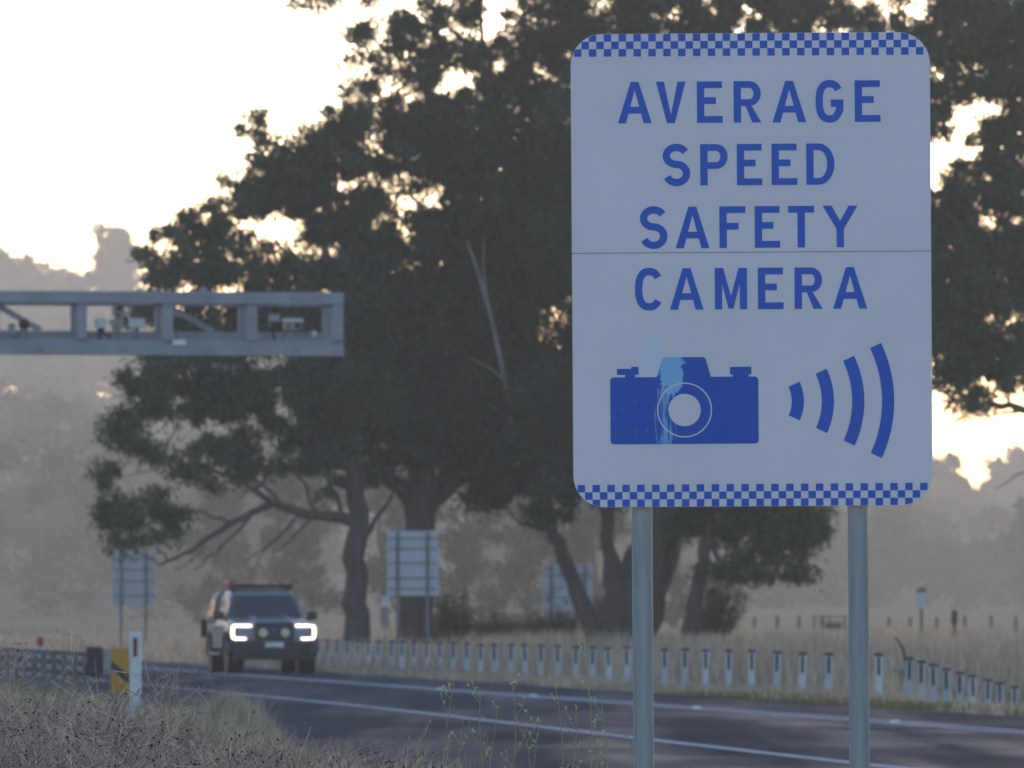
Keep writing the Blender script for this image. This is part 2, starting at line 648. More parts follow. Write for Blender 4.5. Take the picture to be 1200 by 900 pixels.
def superarc(cx, cy, rx, ry, a0, a1, n=26, e=2.5):
    out = []
    for i in range(n + 1):
        a = R(a0 + (a1 - a0) * i / n)
        c, s_ = math.cos(a), math.sin(a)
        out.append((cx + rx * math.copysign(abs(c) ** (2 / e), c), cy + ry * math.copysign(abs(s_) ** (2 / e), s_)))
    return out


def stroke(path, t):
    n = len(path)
    L, Rr = [], []
    for i in range(n):
        p = Vector(path[i])
        d0 = (p - Vector(path[i - 1])).normalized() if i > 0 else None
        d1 = (Vector(path[i + 1]) - p).normalized() if i < n - 1 else None
        if d0 is None: d0 = d1
        if d1 is None: d1 = d0
        n0, n1 = Vector((-d0.y, d0.x)), Vector((-d1.y, d1.x))
        m = n0 + n1
        if m.length < 1e-6: m = n0
        m.normalize()
        k = t / 2 / max(0.35, m.dot(n0))
        L.append(tuple(p + m * k)); Rr.append(tuple(p - m * k))
    return [L + Rr[::-1]]


def glyph(ch, w, h, t=8.6):
    q = t * 0.92
    if ch == 'E':
        return [[(0, 0), (w, 0), (w, q), (t, q), (t, h * .455), (w * .74, h * .455), (w * .74, h * .455 + q), (t, h * .455 + q), (t, h - q), (w * .98, h - q), (w * .98, h), (0, h)]]
    if ch == 'F':
        return [[(0, 0), (t, 0), (t, h * .44), (w * .74, h * .44), (w * .74, h * .44 + q), (t, h * .44 + q), (t, h - q), (w, h - q), (w, h), (0, h)]]
    if ch == 'T':
        return [[(w / 2 - t / 2, 0), (w / 2 + t / 2, 0), (w / 2 + t / 2, h - q), (w, h - q), (w, h), (0, h), (0, h - q), (w / 2 - t / 2, h - q)]]
    if ch in 'AV':
        a, s_ = 4.6, 9.4
        hy = h * .80
        c0, c1 = h * .235, h * .235 + q

        def xl(y): return s_ + (w / 2 - s_) * y / hy
        outer = [(0, 0), (s_, 0), (xl(c0), c0), (w - xl(c0), c0), (w - s_, 0), (w, 0), (w / 2 + a, h), (w / 2 - a, h)]
        hole = [(xl(c1), c1), (w - xl(c1), c1), (w / 2, hy)]
        if ch == 'A': return [outer, hole]
        return [[(0, h), (w / 2 - a, 0), (w / 2 + a, 0), (w, h), (w - s_, h), (w / 2, h * .2), (s_, h)]]
    if ch == 'Y':
        j = h * .44
        return [[(w / 2 - t / 2, 0), (w / 2 + t / 2, 0), (w / 2 + t / 2, j), (w, h), (w - t * 1.22, h), (w / 2, j + t * 1.1), (t * 1.22, h), (0, h), (w / 2 - t / 2, j)]]
    if ch == 'M':
        return [[(0, 0), (t, 0), (t, h * .62), (w / 2 - 3.0, h * .02), (w / 2 + 3.0, h * .02), (w - t, h * .62), (w - t, 0), (w, 0), (w, h),
                 (w - t * 1.15, h), (w / 2, h * .32), (t * 1.15, h), (0, h)]]
    if ch == 'D':
        r = w * .56
        return [[(0, 0), (w - r, 0)] + arc(w - r, h / 2, r, h / 2, -90, 90, 16)[1:] + [(0, h)],
                [(t, q), (t, h - q), (w - r, h - q)] + arc(w - r, h / 2, r - t, h / 2 - q, 90, -90, 16)[1:]]
    if ch in 'PR':
        bb = h * .40
        ry = (h - bb) / 2
        cy = bb + ry
        rx = ry * .92
        cx = w - rx
        hole = [(t, bb + q), (t, h - q), (cx, h - q)] + arc(cx, cy, rx - t, ry - q, 90, -90, 12)[1:]
        bowl = arc(cx, cy, rx, ry, -90, 90, 12)
        if ch == 'P':
            return [[(0, 0), (t, 0), (t, bb)] + bowl + [(0, h)], hole]
        lx = w * .60
        return [[(0, 0), (t, 0), (t, bb), (w * .44, bb), (w - t * 1.18, 0), (w + .5, 0), (lx + 1.5, bb + .8)] + arc(cx, cy, rx, ry, -70, 90, 12) + [(0, h)], hole]
    if ch == 'C':
        return stroke(superarc(w / 2 + .6, h / 2, w / 2 - t / 2 + .6, h / 2 - t / 2 + .7, 36, 324), t)
    if ch == 'G':
        p = superarc(w / 2, h / 2, w / 2 - t / 2, h / 2 - t / 2 + .7, 36, 326)
        return stroke(p + [(w - t / 2, h * .30), (w - t / 2, h * .455), (w * .55, h * .455)], t)
    if ch == 'S':
        hh = h + 1.4
        ry1 = (hh - t) / 4 * .96
        ry2 = (hh - t) / 2 - ry1
        rx = w / 2 - t / 2
        y2 = -.7 + t / 2 + ry2
        y1 = y2 + ry2 + ry1
        p = arc(w / 2, y1, rx, ry1, 28, 262, 18) + arc(w / 2, y2, rx, ry2, 82, -158, 18)
        return stroke(p, t)
    return []


LINES = [
    ("AVERAGE", 143.6, 48.6, [(725.3, 764.9), (770, 804.8), (818, 848), (861, 892.9), (906.4, 946), (957, 989.7), (1002.9, 1033)]),
    ("SPEED", 217.0, 48.4, [(777.4, 809.6), (821.4, 853.6), (864.3, 894), (905, 935), (945.7, 978.7)]),
    ("SAFETY", 290.4, 48.8, [(750.2, 782.5), (792, 831.6), (843.4, 873.8), (884.8, 914.5), (924, 954.5), (964.4, 1005.4)]),
    ("CAMERA", 362.4, 48.6, [(744, 775.9), (784.7, 824.3), (837.5, 875.3), (888, 918), (931, 963.3), (976, 1016)]),
]
for text, base, hgt, xs in LINES:
    par = panel_lo if text == "CAMERA" else panel_up
    for ch, (x0, x1) in zip(text, xs):
        cs = glyph(ch, x1 - x0, hgt)
        conv = [[sp(x0 + a, base - b) for a, b in c] for c in cs]
        MB().flat(conv, -0.0010).build("letter", M['sign_blue'], par, normals=False)


# --- camera pictogram with sun-bleached, flaked ink
def worn_blue():
    m = bpy.data.materials.new("flaked blue ink")
    m.use_nodes = True
    nt = m.node_tree
    b = nt.nodes["Principled BSDF"]
    b.inputs["Roughness"].default_value = 0.4
    tc = nt.nodes.new("ShaderNodeTexCoord")
    sep = nt.nodes.new("ShaderNodeSeparateXYZ")
    nt.links.new(tc.outputs["Object"], sep.inputs[0])

    def math_(op, a, b_, clamp=False):
        n = nt.nodes.new("ShaderNodeMath"); n.operation = op; n.use_clamp = clamp
        for i, v in enumerate((a, b_)):
            if v is None: continue
            if hasattr(v, 'is_linked') or hasattr(v, 'links'): nt.links.new(v, n.inputs[i])
            else: n.inputs[i].default_value = v
        return n.outputs[0]
    X, Z = sep.outputs[0], sep.outputs[2]

    def nz(scale, st, det=5):
        mp = nt.nodes.new("ShaderNodeMapping"); mp.inputs["Scale"].default_value = st
        nt.links.new(tc.outputs["Object"], mp.inputs[0])
        n = nt.nodes.new("ShaderNodeTexNoise"); n.inputs["Scale"].default_value = scale; n.inputs["Detail"].default_value = det
        n.inputs["Roughness"].default_value = .65
        nt.links.new(mp.outputs[0], n.inputs["Vector"])
        return n.outputs["Fac"]
    # splash: around (786,438) px ; runs below it
    cx, cz = sp(786, 436)
    wob = nz(85, (1, 1, .7), 7)
    dx = math_('DIVIDE', math_('SUBTRACT', X, cx), 14.5 * S)
    dz = math_('DIVIDE', math_('SUBTRACT', Z, cz), 27.0 * S)
    d2 = math_('ADD', math_('MULTIPLY', dx, dx), math_('MULTIPLY', dz, dz))
    v = math_('ADD', d2, math_('MULTIPLY', math_('SUBTRACT', wob, .5), 3.6))
    splash = math_('MULTIPLY', math_('SUBTRACT', 1.0, v), 9.0, True)
    # streaks running down
    st = nz(95, (1, 1, .07), 4)
    cx2 = sp(778, 0)[0]
    e = math_('DIVIDE', math_('SUBTRACT', X, cx2), 17 * S)
    env = math_('SUBTRACT', 1.0, math_('MULTIPLY', e, e), True)
    below = math_('MULTIPLY', math_('SUBTRACT', sp(0, 452)[1], Z), 60.0, True)
    stv = math_('MULTIPLY', math_('SUBTRACT', math_('ADD', st, math_('MULTIPLY', env, .20)), .665), 18.0, True)
    streak = math_('MULTIPLY', math_('MULTIPLY', stv, below), env, True)
    # faint specks across the left half
    sp2 = nz(70, (1, 1, .25), 6)
    left = math_('MULTIPLY', math_('SUBTRACT', sp(765, 0)[0], X), 25.0, True)
    speck = math_('MULTIPLY', math_('MULTIPLY', math_('SUBTRACT', sp2, .60), 6.0, True), left, True)
    mk = math_('MAXIMUM', math_('MAXIMUM', splash, math_('MULTIPLY', streak, .8)), math_('MULTIPLY', speck, .5), True)
    mx = nt.nodes.new("ShaderNodeMixRGB")
    mx.inputs[1].default_value = (0.005, 0.090, 0.50, 1)
    mx.inputs[2].default_value = (0.26, 0.55, 0.86, 1)
    nt.links.new(mk, mx.inputs[0])
    nt.links.new(mx.outputs[0], b.inputs["Base Color"])
    return m


M['worn_blue'] = worn_blue()


def faded_white():
    """sign white with the pale bleach mark above the pictogram"""
    m = M['sign_white'].copy()
    m.name = "sign white with stain"
    nt = m.node_tree
    b = nt.nodes["Principled BSDF"]
    src = b.inputs["Base Color"].links[0].from_socket
    tc = nt.nodes.new("ShaderNodeTexCoord")
    mp = nt.nodes.new("ShaderNodeMapping")
    cx, cz = sp(764, 417)
    mp.inputs["Location"].default_value = (-cx / (17 * S), 0, -cz / (28 * S))
    mp.inputs["Scale"].default_value = (1 / (17 * S), 0, 1 / (28 * S))
    nt.links.new(tc.outputs["Object"], mp.inputs[0])
    ln = nt.nodes.new("ShaderNodeVectorMath"); ln.operation = 'LENGTH'
    nt.links.new(mp.outputs[0], ln.inputs[0])
    n = nt.nodes.new("ShaderNodeTexNoise"); n.inputs["Scale"].default_value = 45; n.inputs["Detail"].default_value = 6
    mp2 = nt.nodes.new("ShaderNodeMapping"); mp2.inputs["Scale"].default_value = (1, 1, .35)
    nt.links.new(tc.outputs["Object"], mp2.inputs[0]); nt.links.new(mp2.outputs[0], n.inputs["Vector"])
    ad = nt.nodes.new("ShaderNodeMath"); ad.operation = 'MULTIPLY_ADD'
    nt.links.new(n.outputs["Fac"], ad.inputs[0]); ad.inputs[1].default_value = 2.6
    nt.links.new(ln.outputs["Value"], ad.inputs[2])
    mr = nt.nodes.new("ShaderNodeMapRange")
    mr.inputs["From Min"].default_value = 2.35; mr.inputs["From Max"].default_value = 1.55
    mr.inputs["To Min"].default_value = 0; mr.inputs["To Max"].default_value = .75
    nt.links.new(ad.outputs[0], mr.inputs["Value"])
    mx = nt.nodes.new("ShaderNodeMixRGB")
    nt.links.new(mr.outputs[0], mx.inputs[0])
    nt.links.new(src, mx.inputs[1])
    mx.inputs[2].default_value = (0.62, 0.80, 0.92, 1)
    nt.links.new(mx.outputs[0], b.inputs["Base Color"])
    return m


panel_lo.data.materials[0] = faded_white()

cam_out = [(714.2, 515.5), (714.7, 517.6), (716.1, 519.1), (718.4, 519.7), (883.6, 519.7), (885.9, 519.1), (887.3, 517.6), (887.8, 515.5), (887.8, 445.4), (887.3, 443.2), (885.9, 441.8), (883.6, 441.2),
           (876.7, 441.2), (876.7, 438.7), (879.7, 438.7), (879.7, 429.7), (854.7, 429.7), (854.7, 438.7), (858, 438.7), (858, 441.2),
           (832, 441.2), (826.4, 420.4), (824, 418), (777.8, 418), (775.4, 420), (769, 441.2),
           (743.3, 441.2), (743.3, 438.3), (747.5, 438.3), (747.5, 429), (739, 429), (739, 431.3), (722.2, 431.3), (722.2, 438.3), (731.7, 438.3), (731.7, 441.2),
           (718.4, 441.2), (716.1, 441.8), (714.7, 443.2), (714.2, 445.4)]
pict = MB().flat([[sp(*p) for p in cam_out]], -0.0010).build("camera_symbol", M['worn_blue'], panel_lo, normals=False)


def ring(cx, cy, r0, r1, a0=0, a1=360, n=48):
    if r0 <= 0: return [[sp(cx + r1 * math.cos(R(360 * i / n)), cy - r1 * math.sin(R(360 * i / n))) for i in range(n)]]
    full = abs(a1 - a0) >= 359.9
    if full:
        return [[sp(cx + r1 * math.cos(R(360 * i / n)), cy - r1 * math.sin(R(360 * i / n))) for i in range(n)],
                [sp(cx + r0 * math.cos(R(360 * i / n)), cy - r0 * math.sin(R(360 * i / n))) for i in range(n)]]
    o = [sp(cx + r1 * math.cos(R(a0 + (a1 - a0) * i / n)), cy - r1 * math.sin(R(a0 + (a1 - a0) * i / n))) for i in range(n + 1)]
    i_ = [sp(cx + r0 * math.cos(R(a0 + (a1 - a0) * i / n)), cy - r0 * math.sin(R(a0 + (a1 - a0) * i / n))) for i in range(n + 1)]
    return [o + i_[::-1]]


MB().flat(ring(801.2, 480, 30.7, 32.2), -0.0016).build("lens_ring", M['sign_white'], panel_lo, normals=False)
MB().flat(ring(801.2, 480, 0, 19.0), -0.0016).build("lens_disc", M['sign_white'], panel_lo, normals=False)
for r1 in (53.9, 89.1, 124.7, 159.7):
    MB().flat(ring(887.2, 470.3, r1 - 14.3, r1, -25, 25, 24), -0.0010).build("signal_arc", M['sign_blue'], panel_lo, normals=False)

# posts and back rails
for px in (752.6, 1006.3):
    x = sp(px, 0)[0]
    mb = MB()
    top = SZ0 + 240 * S
    rr = 12.2 * S
    lean = 0.0075
    mb.tube([(x + (SZ0 - 0.79 - z) * lean, 0.068, z) for z in (-0.3, 0.4, 0.8, SZ0 - .4, top)], rr, 28)
    post = mb.build("post", M['galv'], sign, smooth=True)
for py in (100, 230, 360, 500):
    z = sp(0, py)[1]
    finish_roll(MB().box((0, 0.016, z), (405 * S, 0.024, 0.04)).build("back_rail", M['galv'], sign))
    for px in (752.6, 1006.3):
        x = sp(px, 0)[0]
        cl = MB().tube([(x + .04 * math.cos(a), .068 + .04 * math.sin(a), z) for a in [R(-80 + 20 * i) for i in range(18)]], .006, 4)
        finish_roll(cl.build("clamp", M['galv'], sign))


_z = sp(0, SPLIT)[1]
finish_roll(MB().box((0, 0.0035, _z), (418 * S, 0.002, 0.05)).build("joint_strip", M['galv'], sign))

# ------------------------------------------------------------------ gantry
GY = 125.0
GS = GY / F
g_end = P(403, 417, GY)
vdir = Vector((math.cos(math.atan(SK)), math.sin(math.atan(SK)), 0))
GA = math.atan(SK)
gantry = empty("gantry", (g_end.x, g_end.y, 0), GA)      # local +x to the right, local +y away
tag(gantry, "grey galvanised box truss gantry reaching out over the road", "gantry")


def gl(px, py, dy=0.0):
    """photo pixel on the gantry front face -> local coordinates"""
    return Vector(((px - 403) * GS / math.cos(GA), dy, CH - (py - HZ) * GS))


def gbox(name, px0, px1, py0, py1, dy, depth, mat, parent=gantry, bev=0.0):
    a, b = gl(px0, py0, dy), gl(px1, py1, dy)
    return MB().box(((a.x + b.x) / 2, dy + depth / 2, (a.z + b.z) / 2), (abs(b.x - a.x), depth, abs(a.z - b.z)), bev=bev).build(name, mat, parent)


GX0 = -250            # left end, out of the frame
def chord(name, prof_, mat):
    """pressed steel chord: profile of (depth, photo row), run along the gantry"""
    xa, xb_ = gl(GX0, 0).x, 0.0
    return MB().loft([[(x_, d_, gl(0, r_).z) for d_, r_ in prof_] for x_ in (xa, xb_)]).build(name, mat, gantry)


chord("top_chord", [(.03, 343), (0, 344.2), (0, 354.6), (-.035, 354.8), (-.035, 356.8), (.2, 356.8), (.2, 343)], M['galv_far'])
chord("bottom_chord", [(.085, 399.2), (0, 407.0), (-.004, 407.4), (-.004, 415.2), (-.045, 415.4), (-.045, 417.2), (.22, 417.2), (.22, 399.2)], M['galv_far'])
for px in (-150, -52, 49.5, 148.5, 247.5, 346):
    for r0, r1 in ((346, 353.5), (408.5, 414)):
        pl_ = gbox("splice_plate", px - 4.5, px + 4.5, r0, r1, -.022, .02, M['galv_far'])
        for ox_ in (-2.6, 2.6):
            a = gl(px + ox_, (r0 + r1) / 2)
            MB().box((a.x, -.03, a.z), (.035, .02, .035), bev=.008).build("bolt", M['galv_dark'], pl_)
gbox("back_top_chord", GX0, 403, 342, 356, 1.35, 0.2, M['galv_far'], bev=.012)
gbox("back_bottom_chord", GX0, 403, 386, 413, 1.35, 0.2, M['galv_far'], bev=.012)
for px0, px1 in ((390, 402.6), (290.5, 302.5), (192.5, 204.5), (94, 104.5), (-6, 4), (-104, -94), (-202, -192)):
    gbox("upright", px0, px1, 356.8, 399.5, 0.005, 0.18, M['galv_far'], bev=.008)
    gbox("back_upright", px0, px1, 356, 386, 1.36, 0.18, M['galv_far'], bev=.008)
    a = gl((px0 + px1) / 2, 349.5)
    MB().box((a.x, .775, a.z), (.12, 1.15, .12)).build("cross_member", M['galv_far'], gantry)
    a = gl((px0 + px1) / 2, 409)
    MB().box((a.x, .775, a.z), (.12, 1.13, .12)).build("cross_member", M['galv_far'], gantry)
for (pa, pb) in (((8, 356), (60, 386)), ((208, 356), (262, 386)), ((-190, 356), (-100, 386))):
    a, b = gl(*pa, 1.45), gl(*pb, 1.45)
    d = (b - a)
    for off in (-.035, .035):
        MB().box((a + b) / 2 + Vector((0, off, off)), (d.length, .05, .05), Matrix.Rotation(-math.atan2(d.z, d.x), 3, 'Y')).build("brace", M['galv_far'], gantry)
a = gl(240, 340)
MB().plate([(a.x - .1, a.z - .045), (a.x + .1, a.z - .045), (a.x + .02, a.z + .05), (a.x - .02, a.z + .05)], .05, .1).build("lifting_lug", M['galv_far'], gantry)
a = gl(211, 402.3)
gbox("light_plate", 203.5, 219, 399.2, 405.8, -.045, .045, M['white_plastic'])
# walkway grating between the bottom chords
a, b = gl(GX0, 411), gl(403, 411)
MB().box(((a.x + b.x) / 2, .775, gl(0, 402).z), (b.x - a.x, 1.12, .03)).build("walkway", M['galv_dark'], gantry)
# column on the left verge, out of frame
cx = gl(-215, 0).x
MB().tube([(cx, .78, -.2), (cx, .78, gl(0, 400).z)], [.26, .22], 16).build("column", M['galv_far'], gantry, smooth=True)


def device(name, label, px, py, dy=0.45):
    loc = gantry.matrix_basis @ gl(px, py, dy) if False else Matrix.Translation(gantry.location) @ Matrix.Rotation(GA, 4, 'Z') @ gl(px, py, dy)
    o = empty(name, loc, GA)
    tag(o, label, "road camera", "equipment mounted on the gantry")
    return o


def dbx(o, name, x0, x1, y0, y1, ref, mat, dy=0.0, depth=.2, bev=.01):
    """box on a device given in photo pixels relative to its reference pixel"""
    a = ((x0 + x1) / 2 - ref[0]) * GS
    c = -((y0 + y1) / 2 - ref[1]) * GS
    return MB().box((a, dy + depth / 2, c), ((x1 - x0) * GS, depth, (y1 - y0) * GS), bev=bev).build(name, mat, o)


ref = (35, 399)
d = device("enforcement_camera", "black dome camera on splayed bracket at the left end of the gantry", *ref)
mb = MB()
mb.loft([[(.10 * math.sin(t) * math.cos(q), .1 + .10 * math.sin(t) * math.sin(q), .28 - .10 * math.cos(t)) for q in [2 * math.pi * k / 12 for k in range(12)]] for t in (.25, .7, 1.2, 1.57, 2.0, 2.5, 2.9)])
mb.build("dome", M['black'], d, smooth=True)
MB().tube([(-.03, .1, .2), (-.16, .1, 0)], .03, 6).tube([(.03, .1, .2), (.06, .1, .0)], .028, 6).build("bracket", M['alu_rail'], d)
dbx(d, "junction_box", 16.5, 24.5, 380, 393, ref, M['galv_far'], .05, .12)
MB().tube([(-.2, .12, .08), (-.2, .12, 0)], .02, 6).build("box_stalk", M['alu_rail'], d)

ref = (124, 399)
d = device("enforcement_camera", "small pale blue camera box on dark bracket in the second gantry bay", *ref)
dbx(d, "housing", 117.5, 130, 373.5, 385, ref, M['white_plastic'], -.05, .3)
MB().box((0, .12, .17), (.12, .14, .08)).tube([(-.02, .12, .14), (-.02, .12, 0)], .035, 6).tube([(.03, .12, .13), (.15, .12, .08), (.16, .12, 0)], .022, 6).build("bracket", M['black'], d)

ref = (145, 399)
d = device("radar_unit", "stacked pair of grey boxes with a round dark lens in the second gantry bay", *ref)
dbx(d, "upper_housing", 138.5, 151.5, 355.5, 368.5, ref, M['galv_far'], .02, .2)
dbx(d, "lower_housing", 139, 151, 373, 385, ref, M['galv_far'], .05, .2)
c = -(362 - 399) * GS
MB().loft([[(.045 * math.cos(q), y, c + .045 * math.sin(q)) for q in [2 * math.pi * k / 14 for k in range(14)]] for y in (.0, .03)]).build("lens", M['black'], d)
MB().box((0, .2, .28), (.06, .05, .56)).build("mast", M['alu_rail'], d)

ref = (166, 399)
d = device("infrared_lamp", "flat off white box beside the stacked boxes on the gantry", *ref)
dbx(d, "housing", 157.5, 176, 373, 383.5, ref, M['white_plastic'], .1, .2)
MB().box((0, .2, .11), (.08, .06, .24)).build("bracket", M['galv_dark'], d)

ref = (326, 399)
d = device("enforcement_camera", "tall pair of black camera boxes stacked in the right gantry bay", *ref)
dbx(d, "upper_housing", 321.5, 329, 358, 366.5, ref, M['black'], .0, .25)
dbx(d, "clamp_plate", 319.5, 332, 367, 376, ref, M['alu'], .1, .06)
dbx(d, "lower_housing", 321, 329, 375.5, 383.5, ref, M['black'], -.02, .25)
MB().tube([(0, .16, .62), (0, .16, .25)], .028, 6).tube([(0, .1, .25), (-.02, .1, .12), (.02, .1, 0)], .03, 6).build("mast", M['black'], d)

ref = (348, 399)
d = device("enforcement_camera", "white hooded camera with a dark square face in the right gantry bay", *ref)
dbx(d, "hood", 336, 359, 372.5, 377, ref, M['white_plastic'], -.1, .4)
dbx(d, "housing", 338, 357, 377, 385.5, ref, M['alu'], .0, .3)
dbx(d, "lens_face", 348.5, 356, 376.8, 384.3, ref, M['black'], -.02, .019, bev=0)
dbx(d, "lamp_face", 338.8, 345, 378.5, 384.3, ref, M['galv_dark'], -.02, .019, bev=0)
MB().tube([(-.1, .1, .2), (-.17, .1, .1), (-.18, .1, 0)], .024, 6).tube([(0, .1, .2), (.02, .08, .12), (.2, .08, .11), (.36, .1, .14)], .024, 6).build("bracket", M['alu_rail'], d)
MB().loft([[(.37 + .05 * math.cos(q), y, .14 + .05 * math.sin(q)) for q in [2 * math.pi * k / 12 for k in range(12)]] for y in (.02, .1)]).build("sensor", M['white_plastic'], d)

ref = (212, 399)
d = device("aerial", "thin dark aerial stub standing in the third gantry bay", *ref)
MB().tube([(0, .1, 0), (0, .1, .2)], .025, 6).build("stub", M['galv_dark'], d)
MB().box((-.06, .1, .03), (.18, .1, .06)).build("base", M['galv_dark'], d)


# ------------------------------------------------------------------ the ute
def dusty_glass():
    m = bpy.data.materials.new("dusty side glass")
    m.use_nodes = True
    nt = m.node_tree
    d = nt.nodes.new("ShaderNodeBsdfDiffuse"); d.inputs[0].default_value = (.05, .052, .055, 1)
    g = nt.nodes.new("ShaderNodeBsdfGlossy"); g.inputs["Roughness"].default_value = .12
    n = nt.nodes.new("ShaderNodeTexNoise"); n.inputs["Scale"].default_value = 2.3; n.inputs["Detail"].default_value = 3
    tc = nt.nodes.new("ShaderNodeTexCoord"); nt.links.new(tc.outputs["Object"], n.inputs["Vector"])
    mr = nt.nodes.new("ShaderNodeMapRange")
    mr.inputs["From Min"].default_value = .42; mr.inputs["From Max"].default_value = .62
    mr.inputs["To Min"].default_value = .04; mr.inputs["To Max"].default_value = .38
    nt.links.new(n.outputs["Fac"], mr.inputs["Value"])
    mix = nt.nodes.new("ShaderNodeMixShader")
    nt.links.new(mr.outputs[0], mix.inputs[0]); nt.links.new(d.outputs[0], mix.inputs[1]); nt.links.new(g.outputs[0], mix.inputs[2])
    nt.links.new(mix.outputs[0], nt.nodes["Material Output"].inputs[0])
    return m


def build_ute():
    Y = 150.2
    x = (316 - 600) / F * Y
    ang = math.atan2(-math.cos(math.atan(SK)), math.sin(math.atan(SK)))
    u = empty("ute", (x, Y, 0.0), ang)       # local +x forward, +y to its left
    u.scale = (.975, .975, .975)
    tag(u, "grey four wheel drive ute with headlights on and roof rack", "ute")
    paint = material("dark grey car paint", (0.165, 0.19, 0.235), 0.34, 0.3, col2=(0.14, 0.162, 0.20), scale=3, detail=8)
    paint2 = material("dusty grey canopy", (0.085, 0.09, 0.10), 0.5, 0.2, col2=(0.12, 0.118, 0.115), scale=5)
    glass = material("tinted car glass", (0.035, 0.042, 0.055), 0.10, 0.0, spec=1.0)
    sglass = dusty_glass()
    blk = material("satin black steel", (0.018, 0.019, 0.021), 0.45)
    tyre_m = material("tyre rubber", (0.022, 0.022, 0.022), 0.85)
    rim_m = material("dark alloy rim", (0.10, 0.10, 0.11), 0.4, 0.7)
    lamp = emit_material("headlight glow", (1.0, 0.93, 0.72), 1.5)
    FX = 2.62 - 0.0

    def sec(x, w, zb, zt):
        h = [(0, zb), (w * .84, zb), (w * .965, zb + .10), (w, zb + .32), (w * .985, zt - .17), (w * .94, zt - .04), (w * .80, zt), (w * .35, zt + .03), (0, zt + .035)]
        full = h + [(-a, b) for a, b in h[-2:0:-1]]
        return [(x, a, b) for a, b in full]
    # origin of the vehicle is the front axle line: the wheels touch at local x = 0
    ox = -1.75
    b = MB()
    b.loft([sec(ox + a, w, zb, zt) for a, w, zb, zt in (
        (2.48, .74, .60, 1.00), (2.44, .86, .52, 1.06), (2.25, .925, .48, 1.115), (1.85, .945, .46, 1.15), (1.3, .95, .44, 1.20), (1.05, .95, .44, 1.16),
        (.3, .945, .44, 1.13), (-.9, .945, .44, 1.13), (-1.05, .945, .44, 1.12), (-2.3, .94, .46, 1.12), (-2.5, .92, .50, 1.10), (-2.62, .86, .58, 1.05))])
    b.build("body", paint, u, smooth=True)

    # bonnet ridges
    m = MB()
    for s in (-1, 1):
        m.loft([[(ox + a, s * (.42 + .03), z - .02), (ox + a, s * .40, z + .035), (ox + a, s * .30, z + .04), (ox + a, s * .24, z - .01)] for a, z in ((2.38, 1.10), (1.9, 1.185), (1.35, 1.235))])
    m.build("bonnet_ridge", paint, u, smooth=True)

    def rloop(z, x0, x1, w0, w1, r=.10):
        # front edge x1 with half width w1, rear edge x0 with half width w0
        pts = [(x1, -w1 + r), (x1 + .03, 0), (x1, w1 - r), (x1 - r, w1), (x0 + r, w0), (x0, w0 - r), (x0, -w0 + r), (x0 + r, -w0), (x1 - r, -w1)]
        return [(ox + a, c, z) for a, c in pts]
    c = MB()
    c.loft([rloop(1.10, -1.02, 1.22, .88, .86), rloop(1.18, -1.02, 1.10, .875, .84), rloop(1.48, -1.0, .80, .80, .755), rloop(1.72, -.99, .53, .715, .67), rloop(1.80, -.97, .38, .66, .60), rloop(1.835, -.9, .2, .52, .46)])
    c.build("cab", paint, u, smooth=True)
    # windscreen, curved, 12 mm proud
    w = MB()
    rows = []
    for z, xf, hw in ((1.205, 1.085, .77), (1.34, .945, .735), (1.48, .80, .70), (1.62, .645, .655), (1.70, .555, .62)):
        rows.append([(ox + xf + .045 - .035 * (q * q), q * hw, z + .008) for q in (-1, -.6, -.2, .2, .6, 1)])
    vs = [p for r in rows for p in r]
    fs = [(i * 6 + k, i * 6 + k + 1, i * 6 + 7 + k, i * 6 + 6 + k) for i in range(4) for k in range(5)]
    w.add(vs, fs)
    w.build("windscreen", glass, u, smooth=True)
    vis = MB()  # roof front edge: its sky reflection is painted in as a lighter grey
    vis.loft([[(ox + .575 - .03 * (y_ / .6) ** 2, y_, 1.712), (ox + .50 - .03 * (y_ / .6) ** 2, y_, 1.79), (ox + .40, y_, 1.80), (ox + .42, y_, 1.70)] for y_ in (-.60, -.3, 0, .3, .60)])
    vis.build("roof_edge", material("roof edge with painted sky sheen", (.36, .39, .45), .35, .2), u, smooth=True)
    MB().box((ox + .62, 0, 1.655), (.05, .22, .09), Matrix.Rotation(R(-30), 3, 'Y')).build("interior_mirror", blk, u)
    # side windows
    for s in (-1, 1):
        for (xa, xb_, xc, xd) in ((-.93, -.02, .02, -.88), (.06, .92, .48, .06)):
            def wy(z): return .882 - (z - 1.18) * .27
            q = [(ox + xa, s * (wy(1.20) + .006), 1.20), (ox + xb_, s * (wy(1.20) - .012), 1.20), (ox + xc, s * (wy(1.68) - .03), 1.68), (ox + xd, s * (wy(1.68) + .006), 1.68)]
            n = MB()
            n.add(q + [(a, b_ - s * .03, z) for a, b_, z in q], [(0, 1, 2, 3), (7, 6, 5, 4), (0, 1, 5, 4), (1, 2, 6, 5), (2, 3, 7, 6), (3, 0, 4, 7)])
            n.build("side_window", sglass, u)
        # doors as shut lines: recessed seams shown by proud skins
        for (xa, xb_) in ((-.95, .02), (.05, 1.02)):
            dd = MB().loft([[(ox + xa, s * .950, .55), (ox + xb_, s * .950, .55), (ox + xb_, s * .957, .80), (ox + xa, s * .957, .80)],
                            [(ox + xa, s * .957, .80), (ox + xb_, s * .957, .80), (ox + xb_, s * .938, 1.10), (ox + xa, s * .938, 1.10)]], cap=False)
            dd = MB().box((ox + (xa + xb_) / 2, s * .944, .80), (xb_ - xa, .03, .52), bev=.012)
            door = dd.build("door", paint, u)
            MB().box((ox + xa + .12, s * .972, .98), (.18, .03, .035), bev=.008).build("handle", blk, door)
        MB().box((ox + .1, s * .97, .42), (2.2, .16, .06), bev=.02).build("side_step", blk, u)
